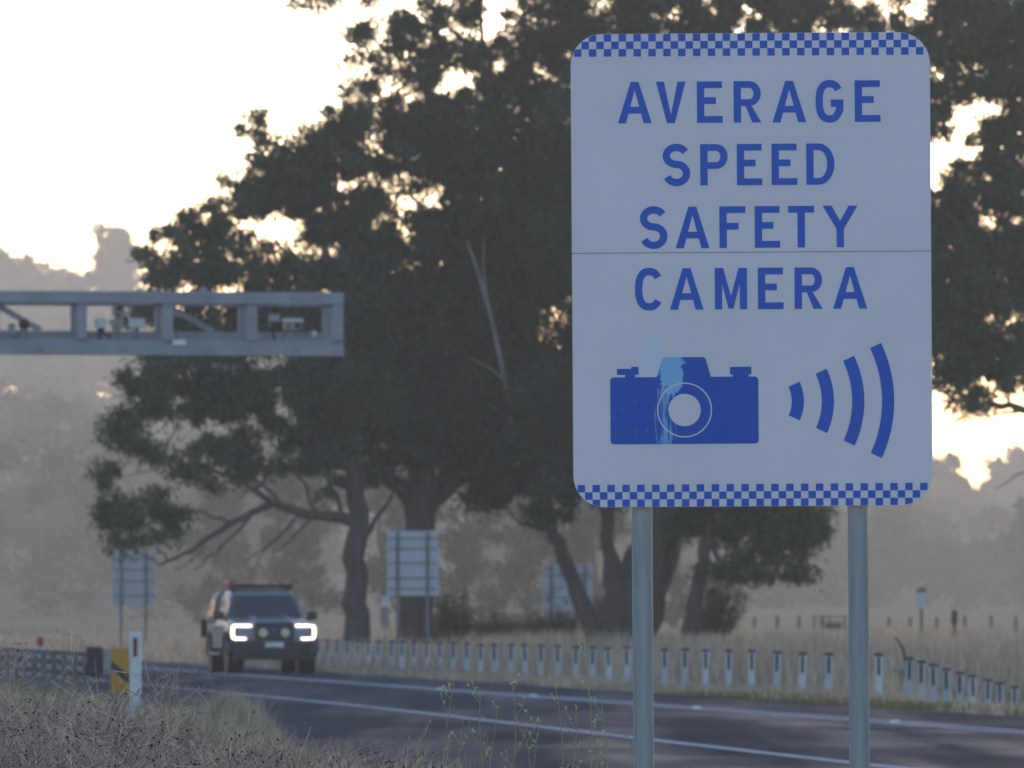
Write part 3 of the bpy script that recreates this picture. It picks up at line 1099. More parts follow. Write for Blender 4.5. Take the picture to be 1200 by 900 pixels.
        # mirror
        MB().box((ox + .92, s * 1.03, 1.26), (.14, .24, .19), bev=.045).tube([(ox + .95, s * .84, 1.16), (ox + .93, s * .95, 1.2)], .03, 6).build("wing_mirror", blk, u)
    # canopy over the tray
    k = MB()
    k.loft([rloop(1.08, -2.58, -1.08, .90, .90), rloop(1.3, -2.56, -1.07, .89, .89), rloop(1.70, -2.5, -1.06, .80, .80), rloop(1.79, -2.44, -1.10, .70, .72)])
    k.build("canopy", paint2, u, smooth=True)
    for s in (-1, 1):
        MB().box((ox - 1.8, s * .868, 1.42), (1.15, .03, .40), Matrix.Rotation(R(s * 12.5), 3, 'X'), bev=.01).build("canopy_window", sglass, u)
    MB().box((ox - 2.4, -1.0, .98), (.16, .14, .42), bev=.03).build("jerry_can", blk, u)
    # roof rack
    r = MB()
    for i in range(9):
        r.box((ox - .95 + i * .17, 0, 1.90), (.10, 1.24, .025))
    for s in (-1, 1):
        r.box((ox - .27, s * .64, 1.905), (1.5, .04, .07), bev=.01)
        for a in (-.85, -.25, .3):
            r.tube([(ox + a, s * .60, 1.78), (ox + a, s * .62, 1.88)], .022, 6)
    r.box((ox + .50, 0, 1.90), (.04, 1.26, .09), bev=.01)
    r.box((ox - 1.03, 0, 1.90), (.04, 1.26, .07), bev=.01)
    rack = r.build("roof_rack", blk, u)
    MB().loft([[(ox + .50, y, 1.93), (ox + .56, y, 1.86), (ox + .50, y, 1.86)] for y in (-.55, .55)]).build("wind_deflector", blk, rack)
    rb = material("red recovery board", (0.42, 0.06, 0.03), 0.5)
    MB().box((ox + .1, -.70, 1.955), (1.0, .14, .09), bev=.02).box((ox + .1, -.70, 2.02), (.9, .1, .03), bev=.01).build("recovery_board", rb, u)
    MB().box((ox + .05, .64, 1.96), (.8, .12, .045), bev=.015).build("recovery_board", rb, u)
    # front end
    FXo = ox + 2.50
    MB().box((FXo - .02, 0, .89), (.06, .86, .30), bev=.03).build("grille", blk, u)
    g = MB()
    for z in (.79, .85, .93, .99):
        g.box((FXo + .018, 0, z), (.02, .78, .018))
    g.build("grille_bar", rim_m, u)
    bd = material("blue oval badge", (0.02, 0.05, 0.22), .3)
    MB().loft([[(xx, .105 * math.cos(q), .955 + .045 * math.sin(q)) for q in [2 * math.pi * t / 20 for t in range(20)]] for xx in (FXo + .01, FXo + .04)]).build("badge", bd, u)
    for s in (-1, 1):
        # lamp recess and C shaped light
        MB().box((FXo - .095, s * .70, .90), (.10, .46, .36), bev=.03).build("headlight_recess", blk, u)
        o = [(.48, 1.065), (.86, 1.065), (.91, 1.03), (.92, .90), (.91, .78), (.86, .74), (.60, .74), (.60, .782), (.825, .782), (.858, .815), (.858, .985), (.825, 1.02), (.48, 1.02)]
        tris = tessellate_polygon([[Vector((a, z, 0)) for a, z in o]])
        n = len(o)
        hl = MB()

        def bx(a): return FXo + .02 - max(0, (a - .5)) * .07
        hl.add([(bx(a), s * a, z) for a, z in o] + [(bx(a) - .06, s * a, z) for a, z in o],
               [tuple(t) for t in tris] + [tuple(i + n for i in t) for t in tris] + [(i, (i + 1) % n, (i + 1) % n + n, i + n) for i in range(n)])
        hl.build("headlight", lamp, u)
        # driving light
        dl_m = material("driving light lens", (0.62, 0.60, 0.42), 0.15, 0.0)
        dl = MB().loft([[(xx, s * .24 + rr * math.cos(q), .885 + rr * math.sin(q)) for q in [2 * math.pi * t / 18 for t in range(18)]] for xx, rr in ((FXo + .03, .09), (FXo + .13, .115), (FXo + .14, .108))]).build("driving_light", blk, u, smooth=True)
        MB().loft([[(xx, s * .24 + rr * math.cos(q), .885 + rr * math.sin(q)) for q in [2 * math.pi * t / 18 for t in range(18)]] for xx, rr in ((FXo + .141, .10), (FXo + .155, .06))]).build("lens", dl_m, dl)
        MB().box((ox + 2.30, s * .925, .88), (.02, .02, .1)).build("indicator", material("amber lens", (.5, .2, .02), .3), u)
    bb = MB()
    bb.loft([[(FXo + a, w, z0), (FXo + a, w, z1), (FXo + a, -w, z1), (FXo + a, -w, z0)] for a, w, z0, z1 in ((-.35, .97, .50, .68), (-.05, .96, .46, .70), (.12, .80, .44, .70), (.17, .60, .44, .68))])
    bb.loft([[(FXo + a, w, z0), (FXo + a, w, z1), (FXo + a, -w, z1), (FXo + a, -w, z0)] for a, w, z0, z1 in ((-.3, .90, .32, .52), (.02, .86, .30, .48), (.08, .6, .32, .46))])
    bb.build("bull_bar", blk, u)
    tb = MB()
    steel = material("grey steel tube", (0.10, 0.115, 0.135), .4, .4)
    tb.tube([(FXo + .10, -.42, .62), (FXo + .10, -.42, 1.04), (FXo + .09, -.36, 1.10), (FXo + .09, .36, 1.10), (FXo + .10, .42, 1.04), (FXo + .10, .42, .62)], .038, 8)
    for s in (-1, 1):
        tb.tube([(FXo + .09, s * .42, .72), (FXo + .06, s * .75, .69), (FXo - .06, s * .95, .66)], .032, 8)
    tb.build("hoop", steel, u, smooth=True)
    MB().box((FXo + .175, .0, .63), (.012, .40, .105), bev=.004).build("number_plate", M['white_plastic'], u)
    MB().tube([(FXo + .1, .80, .70), (FXo + .08, .82, 1.9)], [.012, .006], 5).build("aerial", blk, u)
    # wheels
    w0 = None
    for (wx, s) in ((0, 1), (0, -1), (-3.27, 1), (-3.27, -1)):
        t = MB()
        rad = .40
        prof = [(-.13, rad * .62), (-.135, rad * .9), (-.11, rad * .985), (-.05, rad), (.05, rad), (.11, rad * .985), (.135, rad * .9), (.13, rad * .62)]
        t.loft([[(wx + rr * math.cos(q), s * .815 + yy, rad + rr * math.sin(q)) for q in [2 * math.pi * k_ / 28 for k_ in range(28)]] for yy, rr in prof], cap=True)
        for k_ in range(28):
            q = 2 * math.pi * k_ / 28
            t.box((wx + rad * math.cos(q), s * .815 + (.05 if k_ % 2 else -.05), rad + rad * math.sin(q)), (.03, .10, .03), Matrix.Rotation(-q, 3, 'Y'))
        wh = t.build("wheel", tyre_m, u, smooth=False)
        rm = MB()
        for k_ in range(6):
            q = 2 * math.pi * k_ / 6
            rm.box((wx + .12 * math.cos(q), s * .945, rad + .12 * math.sin(q)), (.22, .03, .06), Matrix.Rotation(-q, 3, 'Y'))
        rm.loft([[(wx + rr * math.cos(q), s * (.815 + .10), rad + rr * math.sin(q)) for q in [2 * math.pi * k_ / 20 for k_ in range(20)]] for rr in (.25, .22)], cap=False)
        rm.build("rim", rim_m, wh)
        ar = MB()
        ar.tube([(wx + .475 * math.cos(q), s * .955, .42 + .475 * math.sin(q)) for q in [R(-4 + 188 * k_ / 12) for k_ in range(13)]], .045, 6)
        ar.build("wheel_arch", blk, u, smooth=True)
        MB().loft([[(wx + .45 * math.cos(q), s * yy, .42 + .45 * math.sin(q)) for q in [2 * math.pi * k_ / 20 for k_ in range(20)]] for yy in (.60, .953)]).build("wheel_gap_shade", blk, u)  # solid black disc: shade of the gap behind the wheel, put in as colour
    return u


build_ute()


# ------------------------------------------------------------------ bollards
def make_bollard():
    r = empty("bollard", (0, 0, 0))
    MB().box((0, 0, .14), (.112, .08, .98), bev=.014).build("post", M['bollard_white'], r)       # sunk 0.35 m
    MB().box((0, 0, .645), (.132, .10, .045), bev=.012).build("cap", M['black'], r)
    MB().box((0, -.043, .475), (.044, .012, .27), bev=.003).build("reflector_strip", M['black'], r)
    return r


ORD = ("first second third fourth fifth sixth seventh eighth ninth tenth eleventh twelfth thirteenth fourteenth fifteenth sixteenth "
       "seventeenth eighteenth nineteenth twentieth").split()
TENS = {2: "twenty", 3: "thirty", 4: "forty"}


def ordinal(n):
    if n <= 20: return ORD[n - 1]
    t, u = divmod(n, 10)
    return (TENS[t][:-1] + "ieth") if u == 0 else TENS[t] + "-" + ORD[u - 1]


row_px = [374, 384, 395, 407, 419, 432, 444, 458, 471, 485, 500, 516, 531, 547, 563, 580, 598, 616, 634, 654, 674, 694, 714, 735, 757, 779, 802, 827, 854, 881, 910, 940, 971, 1003, 1030]
b0 = make_bollard()
for i, px in enumerate(row_px):
    b = b0 if i == 0 else copy_tree(b0)
    Y = F * 21.3 / (px + 646.0)
    x = (px - 600) / F * Y
    b.location = (x, Y, gz(x, Y) - 0.01 + random.uniform(-.015, .015))
    b.rotation_euler = (random.uniform(-.04, .04), random.gauss(0, .022), -math.atan(SK) * .6 + random.uniform(-.12, .12))
    if px == 374:
        lab = "white bollard peeping out right beside the ute, first of the long roadside row"
    else:
        lab = "white bollard with black cap, %s from the ute in the long straight row" % ordinal(i + 1)
    tag(b, lab, "bollard", "white bollards along the far road edge")
curve_px = [(1065, 770.5), (1080, 774), (1094, 778), (1110, 782.5), (1125, 787), (1141, 791), (1157, 795.5), (1172, 799.5), (1189, 804)]
for i, (px, py) in enumerate(curve_px):
    b = copy_tree(b0)
    Y = 104.0 + i * 1.15
    p = P(px, py, Y)
    b.location = (p.x, Y, p.z - .665)
    b.rotation_euler = (random.uniform(-.02, .02), random.uniform(-.02, .02), -.1 + random.uniform(-.12, .12))
    tag(b, "white bollard with black cap, %s of the close set row stepping downhill on the right" % ordinal(i + 1), "bollard", "close set bollards stepping downhill")


# ------------------------------------------------------------------ guide posts, guardrail, hazard board
def guide_post(label, px, top, Y, refl, face=(.108, .035), zg=None):
    p = P(px, top, Y)
    g = gz(p.x, Y) if zg is None else zg
    o = empty("guide_post", (p.x, Y, g))
    h = p.z - g
    mb = MB().box((0, 0, h / 2 - .15), (face[0], face[1], h + .3), bev=.008)
    mb.build("post", M['white_plastic'], o)
    a, b = refl
    MB().box((0, -face[1] / 2 - .004, h - (a + b) / 2), (.036 if a > 0 else face[0] + .012, .008 if a > 0 else face[1] + .03, b - a)).build("reflector", M['red'], o)
    tag(o, label, "guide post", "roadside guide posts")
    o.rotation_euler = (0, R(-.4), -.05)
    return o


guide_post("tall white guide post with a red reflector strip standing in the weeds", 159.5, 740, 64.0, (.055, .225))
guide_post("small distant guide post with a red top band behind the guardrail", 47.5, 746.5, 150.0, (.0, .2), (.13, .05))

RX = 10.35
rail = empty("guardrail", (RX - SK * 112, 112, 0), 0)
tag(rail, "long grey corrugated steel guardrail on the left road edge", "guardrail")


def rl(y, dx, z):
    return (RX + dx - SK * y - rail.location.x, y - 112.0, z)


mb = MB()
prof = [(0.0, .28), (.03, .30), (.075, .345), (.03, .39), (0, .42), (.0, .45), (.03, .47), (.075, .515), (.03, .56), (0, .59), (0, .62), (.03, .64), (.075, .685), (.03, .73), (0.0, .75)]
prof = [(a_, z_ - .12) for a_, z_ in prof]
ysr = list(np.arange(112.6, 262, 2.0))
n = len(prof)
for y0, y1 in zip(ysr[:-1], ysr[1:]):
    o_ = .006 if int(y0) % 4 else 0.0
    vs = [rl(y0, a - .09 + o_, z) for a, z in prof] + [rl(y1 + .1, a - .09 + o_, z) for a, z in prof]
    vs += [rl(y0, a - .095 + o_ - .004, z) for a, z in prof] + [rl(y1 + .1, a - .095 + o_ - .004, z) for a, z in prof]
    fs = [(i, i + 1, n + i + 1, n + i) for i in range(n - 1)] + [(2 * n + i, 3 * n + i, 3 * n + i + 1, 2 * n + i + 1) for i in range(n - 1)]
    mb.add(vs, fs)
mb.build("rail", M['galv_dark'], rail)
for i, y in enumerate(np.arange(113.2, 262, 2.0)):
    MB().box(rl(y, -.17, .14), (.09, .10, .90)).build("rail_post", M['galv_dark'], rail)
MB().box(rl(112.35, -.10, .50), (.26, .5, .46), bev=.02).build("end_buffer", M['black'], rail)
MB().box(rl(112.2, .10, .50), (.16, .30, .40), bev=.02).build("end_shoe", M['galv_far'], rail)

hp = P(141.5, 760, 110.5)
hb = empty("hazard_board", (hp.x, 110.5, 0))
tag(hb, "yellow board with a black diagonal stripe at the guardrail end", "hazard marker")
hw, z0, z1 = .155, hp.z - .72, hp.z
MB().box((0, 0, (z0 + z1) / 2), (2 * hw, .012, z1 - z0), bev=.003).build("board", M['yellow'], hb)


def hstripe(zl):
    st = [(-hw + .004, zl), (-hw + .004, zl - .15), (hw - .004, zl - .15 - .24), (hw - .004, zl - .24)]
    MB().flat([st], -.0075).build("black_stripe", M['black'], hb, normals=False)


hstripe(z1 - .19)
MB().tube([(0, .03, -.2), (0, .03, z1 - .05)], .025, 8).build("stake", M['galv_far'], hb)


# ------------------------------------------------------------------ raised reflectors on the centre line
rp0 = None
for i, (px, py, w) in enumerate(((547, 808, "left of the near sign post"), (632, 816, "midway along the row of bollards"), (842, 830, "just right of the left sign post"), (1082, 847, "right of the right sign post"))):
    Y = CH * F / (py - HZ)
    if rp0 is None:
        rp0 = MB().loft([[(-.06, -.06, 0), (.06, -.06, 0), (.06, .06, 0), (-.06, .06, 0)], [(-.045, -.03, .03), (.045, -.03, .03), (.045, .03, .03), (-.045, .03, .03)]]).build("road_stud", material("road stud", (.78, .76, .72), .5))
        o = rp0
    else:
        o = rp0.copy(); COL.objects.link(o)
    o.location = (16.4 - SK * Y, Y, 0.0)
    tag(o, "small raised reflector on the double centre line, " + w, "road stud", "reflectors on the centre line")


# ------------------------------------------------------------------ signs seen from behind and other far things
def back_sign(name, label, l, r, t, b, Y, posts, rails, mat, dirty=False):
    c = P((l + r) / 2, (t + b) / 2, Y)
    g = gz(c.x, Y)
    k = Y / F
    o = empty(name, (c.x, Y, g), 0)
    tag(o, label, "road sign")
    zc = c.z - g
    hw_, hh = (r - l) * k / 2, (b - t) * k / 2
    out = []
    rad = .07
    for (cx_, cz_, a0) in ((hw_ - rad, hh - rad, 0), (-hw_ + rad, hh - rad, 90), (-hw_ + rad, -hh + rad, 180), (hw_ - rad, -hh + rad, 270)):
        for q in range(5):
            a = R(a0 + 22.5 * q)
            out.append((cx_ + rad * math.cos(a), zc + cz_ + rad * math.sin(a)))
    MB().plate(out, 0.0, .004).build("panel", mat, o)
    for px in posts:
        x = (px - (l + r) / 2) * k
        MB().tube([(x, -.07, -.2), (x, -.07, zc + hh - .03)], .045, 10).build("post", M['galv_dark'], o, smooth=True)
    for py in rails:
        z = zc - (py - (t + b) / 2) * k
        MB().box((0, -.0125, z), (2 * hw_ - .06, .024, .045)).build("rail", M['alu_rail'], o)
    return o


back_sign("back_of_sign", "grey back of a road sign on two posts in front of the broad tree trunk", 453.5, 514, 622, 698, 192, (466, 501), (631, 643, 660, 677.5, 690), M['alu'])
back_sign("back_of_sign", "hazy back of a road sign under the low left branch", 131.5, 181.5, 646, 710, 232, (142, 171), (655, 668, 681, 698), M['alu'])
back_sign("roadside_board", "pale mottled board half hidden behind the leaning dark trunks", 636, 695, 661, 731, 236, (646, 685), (675, 700, 720),
          material("mottled pale board", (.50, .52, .55), .7, col2=(.16, .16, .16), scale=2.4, detail=5, ramp=(.5, .62)))

p = P(451.5, 704.5, 193)
o = empty("marker_plate", (p.x, 193, gz(p.x, 193)))
tag(o, "tiny white plate on a stake left of the grey sign back", "marker")
z = p.z - o.location.z
MB().box((0, 0, z), (.22, .008, .30), bev=.002).build("plate", M['white_plastic'], o)
MB().tube([(0, .03, -.2), (0, .03, z + .1)], .02, 6).build("stake", M['galv_dark'], o)

p = P(1080, 701, 205)
o = empty("paddock_sign", (p.x, 205, gz(p.x, 205)))
tag(o, "small white sign with a red top on a thin timber post in the paddock", "sign")
z = p.z - o.location.z
k = 205 / F
MB().box((0, 0, z - .06), (14 * k, .01, 18 * k), bev=.002).build("panel", M['white_plastic'], o)
rt = MB()
rt.plate([(-6.5 * k, z + .17), (6.5 * k, z + .17), (5 * k, z + .25), (1.5 * k, z + .31), (-1.5 * k, z + .31), (-5 * k, z + .25)], -.008, .006)
rt.build("red_top", material("faded red paint", (.40, .12, .12), .6), o)
MB().box((0, .05, z / 2 - .1), (.075, .07, z + .5)).build("post", M['wood'], o)

for px, t, w, Y, lab in ((1118.5, 715, .14, 212, "dark timber post with a stout black top right of the paddock sign"),):
    p = P(px, t, Y)
    g = gz(p.x, Y)
    o = empty("strainer_post", (p.x, Y, g))
    tag(o, lab, "post")
    h = p.z - g
    MB().tube([(0, 0, -.3), (0, 0, h - .02), (0, 0, h)], [.055, .05, .04], 9).build("post", M['wood'], o)
    MB().tube([(0, 0, h - .42), (0, 0, h - .40), (0, 0, h - .02), (0, 0, h)], [.06, .095, .09, .06], 10).build("sleeve", M['black'], o)
    MB().tube([(0, 0, .32), (0, 0, .34), (0, 0, .50), (0, 0, .52)], [.06, .09, .09, .06], 10).build("collar", M['black'], o)

# paddock fence: posts and wires
FY = 300.0
fence = empty("paddock_fence", (P(980, 740, FY).x, FY, gz(P(980, 740, FY).x, FY)))
tag(fence, "thin post and wire fence across the far paddock", "fence")
fx = []
for px in (826, 843, 860, 884, 911, 937, 964, 1003, 1042, 1066, 1098, 1131, 1162, 1190, 1220):
    p = P(px, 722 + random.uniform(-1, 1.5), FY)
    g = gz(p.x, FY)
    lx, lz = p.x - fence.location.x, g - fence.location.z
    h = p.z - g
    fx.append((lx, lz + h))
    MB().tube([(lx, 0, lz - .3), (lx + random.uniform(-.03, .03), 0, lz + h)], [.085, .07], 7).build("fence_post", M['wood'], fence)
for q in (.12, .45, .8):
    MB().tube([(a, -.08, z - q) for a, z in fx], .008, 4).build("wire", M['galv_dark'], fence)

# stock trough with rails
TY = 285.0
p = P(976, 742, TY)
o = empty("stock_trough", (p.x, TY, gz(p.x, TY)))
tag(o, "dark trough box inside a low rail pen by the paddock fence", "trough")
k = TY / F
MB().loft([[(-.26, -.3, .25), (.26, -.3, .25), (.26, .3, .25), (-.26, .3, .25)], [(-.32, -.36, .72), (.34, -.36, .72), (.34, .36, .72), (-.32, .36, .72)]]).build("trough", M['black'], o)
for z in (.55, .78, 1.0):
    MB().box((.1, .55, z), (1.75, .05, .045)).build("rail", M['wood'], o)
for x_ in (-.74, -.1, .5, .92):
    MB().box((x_, .6, .5), (.07, .06, 1.1)).build("rail_post", M['wood'], o)
for x_ in (-.2, .22):
    MB().box((x_, 0, .12), (.06, .4, .3)).build("leg", M['wood'], o)


# ------------------------------------------------------------------ trees
def leaf_cloud(centres, radii, n_each, L, Wd, droop=0.8):
    """leaf sized quads round each centre"""
    C = np.repeat(np.asarray(centres, float), n_each, axis=0)
    Rr = np.repeat(np.asarray(radii, float), n_each)
    N = len(C)
    p = C + rng.normal(size=(N, 3)) * (Rr * .46)[:, None] * np.array([1.0, 1.0, 0.78])
    ax = rng.normal(size=(N, 3)) * 0.75
    ax[:, 2] -= droop
    ax /= np.linalg.norm(ax, axis=1)[:, None]
    sd = np.cross(ax, rng.normal(size=(N, 3)))
    sd /= np.linalg.norm(sd, axis=1)[:, None]
    ln = (L * rng.uniform(.6, 1.35, N))[:, None]
    wd = (Wd * rng.uniform(.7, 1.3, N))[:, None]
    V = np.stack([p - ax * ln * .5 + sd * wd * .5, p - ax * ln * .5 - sd * wd * .5, p + ax * ln * .5], 1).reshape(-1, 3)
    Q = np.arange(N * 3).reshape(N, 3)
    return V, Q


def bez(a, b, c, n):
    return [a * (1 - t) ** 2 + b * 2 * t * (1 - t) + c * t * t for t in [i / n for i in range(n + 1)]]


def wobble(pts, amt):
    out = [pts[0]]
    for p in pts[1:-1]:
        out.append(p + Vector((random.gauss(0, amt), random.gauss(0, amt), random.gauss(0, amt))))
    out.append(pts[-1])
    return out


def grow_tree(name, label, Y, trunks, crown, gaps=(), sub_r=0.44, n_leaf=125, L=.21, W=.072, dens=1.0, group=None, leaf='leaf', bark='bark',
              bare=(), twig=True, cat="tree", limb_r=.11, flat=.55, sides=9):
    """trunks: list of (pixel path [(px,py,radius_m,dY)]) ; crown: (cx,cy,rx,ry,density[,dY]) ellipses in photo pixels at distance Y"""
    k = Y / F
    base = trunks[0][0]
    bp_ = P(base[0], base[1], Y)
    bx, by = bp_.x, Y + base[3]
    root = empty(name, (bx, by, gz(bx, by)))
    tag(root, label, cat, group)
    org = Vector(root.location)
    wood = MB()
    nodes = []        # (point, radius)
    for path in trunks + list(bare):
        pts = []
        for (px, py, r, dY) in path:
            q = P(px, py, Y + dY)
            pts.append((q, r))
        # resample for a natural line
        fine, rad = [], []
        for (a, ra), (b, rb) in zip(pts[:-1], pts[1:]):
            for i in range(4):
                t = i / 4
                fine.append(a.lerp(b, t)); rad.append(ra + (rb - ra) * t)
        fine.append(pts[-1][0]); rad.append(pts[-1][1])
        seg = (fine[1] - fine[0]).length
        fine = wobble(fine, min(.06, seg * .12))
        if path in trunks and abs(path[0][1] - base[1]) < 30:
            g = gz(fine[0].x, fine[0].y)
            fine[0].z = g - .15
            fine.insert(1, Vector((fine[0].x, fine[0].y, g + .25))); rad.insert(1, rad[0] * 1.0); rad[0] *= 1.35
        wood.tube([q - org for q in fine], [r * random.uniform(.93, 1.07) for r in rad], sides)
        if path in trunks:
            nodes += list(zip(fine, rad))
    cents, rads = [], []
    for e in crown:
        cx, cy, rx, ry, de = e[:5]
        dY = e[5] if len(e) > 5 else random.uniform(-2.0, 2.0)
        depth = max(1.2, min(rx, ry * 1.3) * k * flat * 1.6)
        ctr = P(cx, cy, Y + dY)
        vol_area = math.pi * rx * ry * k * k
        n = max(3, int(vol_area / (math.pi * sub_r ** 2) * 4.6 * de * dens))
        loc = []
        for _ in range(n):
            for _try in range(12):
                d = np.array([random.uniform(-1, 1), random.uniform(-1, 1), random.uniform(-1, 1)])
                if d @ d > 1: continue
                qx, qy = cx + d[0] * rx, cy - d[2] * ry
                if any(((qx - g[0]) / g[2]) ** 2 + ((qy - g[1]) / g[3]) ** 2 < 1 and random.random() < (g[4] if len(g) > 4 else 1) for g in gaps):
                    continue
                q = Vector((ctr.x + d[0] * rx * k, ctr.y + d[1] * depth, ctr.z + d[2] * ry * k))
                # clumpy filter: leave holes and heavy bunches
                if noise.noise(q * (.6 if sub_r > .8 else 1.0) + Vector((cx * .01, 3.1, 0))) < -.10 and random.random() < .88: continue
                loc.append(q)
                break
        for q in loc:
            cents.append(q - org); rads.append(sub_r * random.uniform(.5, 1.25))
        for _ in range(int(n * .16) if sub_r < .8 else 0):
            d = Vector((random.gauss(0, 1), random.gauss(0, 1), random.gauss(0, 1))).normalized() * random.uniform(.95, 1.22)
            qx, qy = cx + d[0] * rx, cy - d[2] * ry
            if any(((qx - g[0]) / g[2]) ** 2 + ((qy - g[1]) / g[3]) ** 2 < 1 for g in gaps): continue
            cents.append(Vector((ctr.x + d[0] * rx * k, ctr.y + d[1] * depth, ctr.z + d[2] * ry * k)) - org)
            rads.append(sub_r * random.uniform(.4, .8) * 1.5)
        # limb to this bunch
        cand = [(nd, r) for nd, r in nodes if nd.z < ctr.z + .5 and r > .02]
        if not cand: cand = nodes
        nd, r = min(cand, key=lambda c: (c[0] - ctr).length + .6 * max(0, (ctr - c[0]).length * .0) + (0 if c[0].z < ctr.z - .4 else .8))
        mid = nd.lerp(ctr, .5) + Vector((random.uniform(-.3, .3), random.uniform(-.3, .3), random.uniform(.1, .5) * (ctr - nd).length * .25))
        limb = wobble(bez(nd, mid, ctr, 7), .07)
        r0 = min(r * .7, limb_r * (.6 + .4 * min(2.5, (ctr - nd).length / 4)))
        wood.tube([q - org for q in limb], [r0 * (1 - .72 * i / 7) for i in range(8)], 6)
        new = [(q, r0 * (1 - .72 * i / 7)) for i, q in enumerate(limb)]
        if twig:
            for q in random.sample(loc, min(len(loc), max(4, int(len(loc) * .28)))):
                s0, sr = min(new[2:], key=lambda c: (c[0] - q).length)
                md = s0.lerp(q, .5) + Vector((random.uniform(-.25, .25), random.uniform(-.25, .25), random.uniform(-.1, .3)))
                tw = wobble(bez(s0, md, q, 4), .04)
                wood.tube([v - org for v in tw], [max(.012, min(.045, sr * .5)) * (1 - .7 * i / 4) for i in range(5)], 4, cap=False)
        nodes += new[3:]
    wood.build("trunk", M[bark], root, smooth=True)
    if cents:
        V, Q = leaf_cloud([tuple(c) for c in cents], rads, n_leaf, L, W)
        np_mesh("crown", V, Q, M[leaf], root)
    return root


G_SKY = [(322, 266, 38, 20, .95), (434, 212, 14, 10, .8), (458, 256, 28, 12, .8), (508, 233, 20, 12, .7), (551, 236, 18, 12, .7), (466, 318, 8, 20, .6),
         (440, 78, 22, 18, .8), (560, 55, 50, 35, .45), (590, 20, 40, 25, .6), (520, 95, 16, 14, .5), (190, 505, 40, 16, .9), (250, 500, 25, 10, .6), (640, 85, 18, 10, .6), (650, 290, 30, 10, .5),
         (370, 150, 18, 14, .6)]

# left trunk tree with the long low limb
grow_tree("gum_tree", "gum tree with slim straight trunk and long low limb reaching left above the road", 200,
          [[(418, 752, .42, 0), (416, 690, .33, 0), (419, 620, .29, 0), (416, 540, .25, 0), (408, 450, .21, .4), (396, 360, .16, .6), (380, 290, .11, 1)],
           [(417, 612, .20, 0), (396, 606, .17, -.3), (360, 603, .14, -.6), (320, 590, .12, -1), (270, 612, .09, -1.4), (225, 645, .06, -1.8), (188, 662, .035, -2)],
           [(320, 590, .09, -1), (280, 560, .07, -1.2), (220, 545, .05, -1.5), (170, 530, .03, -1.8)]],
          [(165, 520, 45, 40, .62, -2), (168, 612, 50, 36, .85, -2), (118, 600, 15, 12, 1, -2), (215, 455, 72, 40, 1.0, -1.5), (300, 450, 80, 48, 1.1, -1), (262, 545, 62, 34, .5, -1.5),
           (335, 525, 75, 36, .6, -.5), (395, 470, 80, 60, 1.1, .5), (215, 308, 56, 40, 1.25, 0), (300, 310, 60, 38, 1.0, .5), (375, 370, 85, 55, 1.35, .8), (350, 385, 60, 34, 1.2, .2), (225, 376, 34, 16, .55, .3), (290, 372, 40, 16, .5, .6), (170, 375, 26, 26, .9, 0), (250, 385, 60, 40, .8, 0), (400, 560, 60, 24, .5, 0),
           (250, 262, 40, 30, 1.0, .4), (182, 330, 26, 16, 1.0, .2), (160, 455, 25, 22, .8, -1.6), (140, 560, 25, 22, .7, -2)],
          gaps=G_SKY,
          bare=[[(300, 597, .05, -1), (262, 640, .035, -1.3), (228, 668, .02, -1.6)],
                [(340, 597, .06, -.8), (300, 560, .045, -1.2), (268, 535, .03, -1.5), (238, 512, .02, -1.7)], [(372, 603, .06, -.5), (352, 560, .045, -1), (318, 520, .03, -1.3), (300, 486, .02, -1.5)],
                [(268, 612, .045, -1.4), (236, 600, .035, -1.8), (200, 596, .025, -2), (172, 585, .015, -2.1)], [(245, 628, .035, -1.6), (226, 655, .025, -1.7), (206, 668, .015, -1.9)],
                [(300, 560, .03, -1.2), (292, 530, .022, -1.4), (270, 500, .014, -1.6)], [(262, 640, .02, -1.3), (250, 662, .014, -1.4), (244, 684, .009, -1.4)], [(312, 640, .018, -1), (296, 668, .012, -1.1), (292, 690, .008, -1.1)],
                [(404, 606, .07, 0), (388, 570, .05, -.6), (372, 530, .035, -1), (368, 495, .02, -1.2)], [(350, 602, .05, -.6), (312, 640, .03, -1), (285, 660, .015, -1.2)],
                [(370, 603, .045, -.5), (340, 632, .03, -.8), (318, 655, .015, -1)], [(416, 650, .09, 0), (440, 610, .07, .4), (462, 575, .05, .6)]])

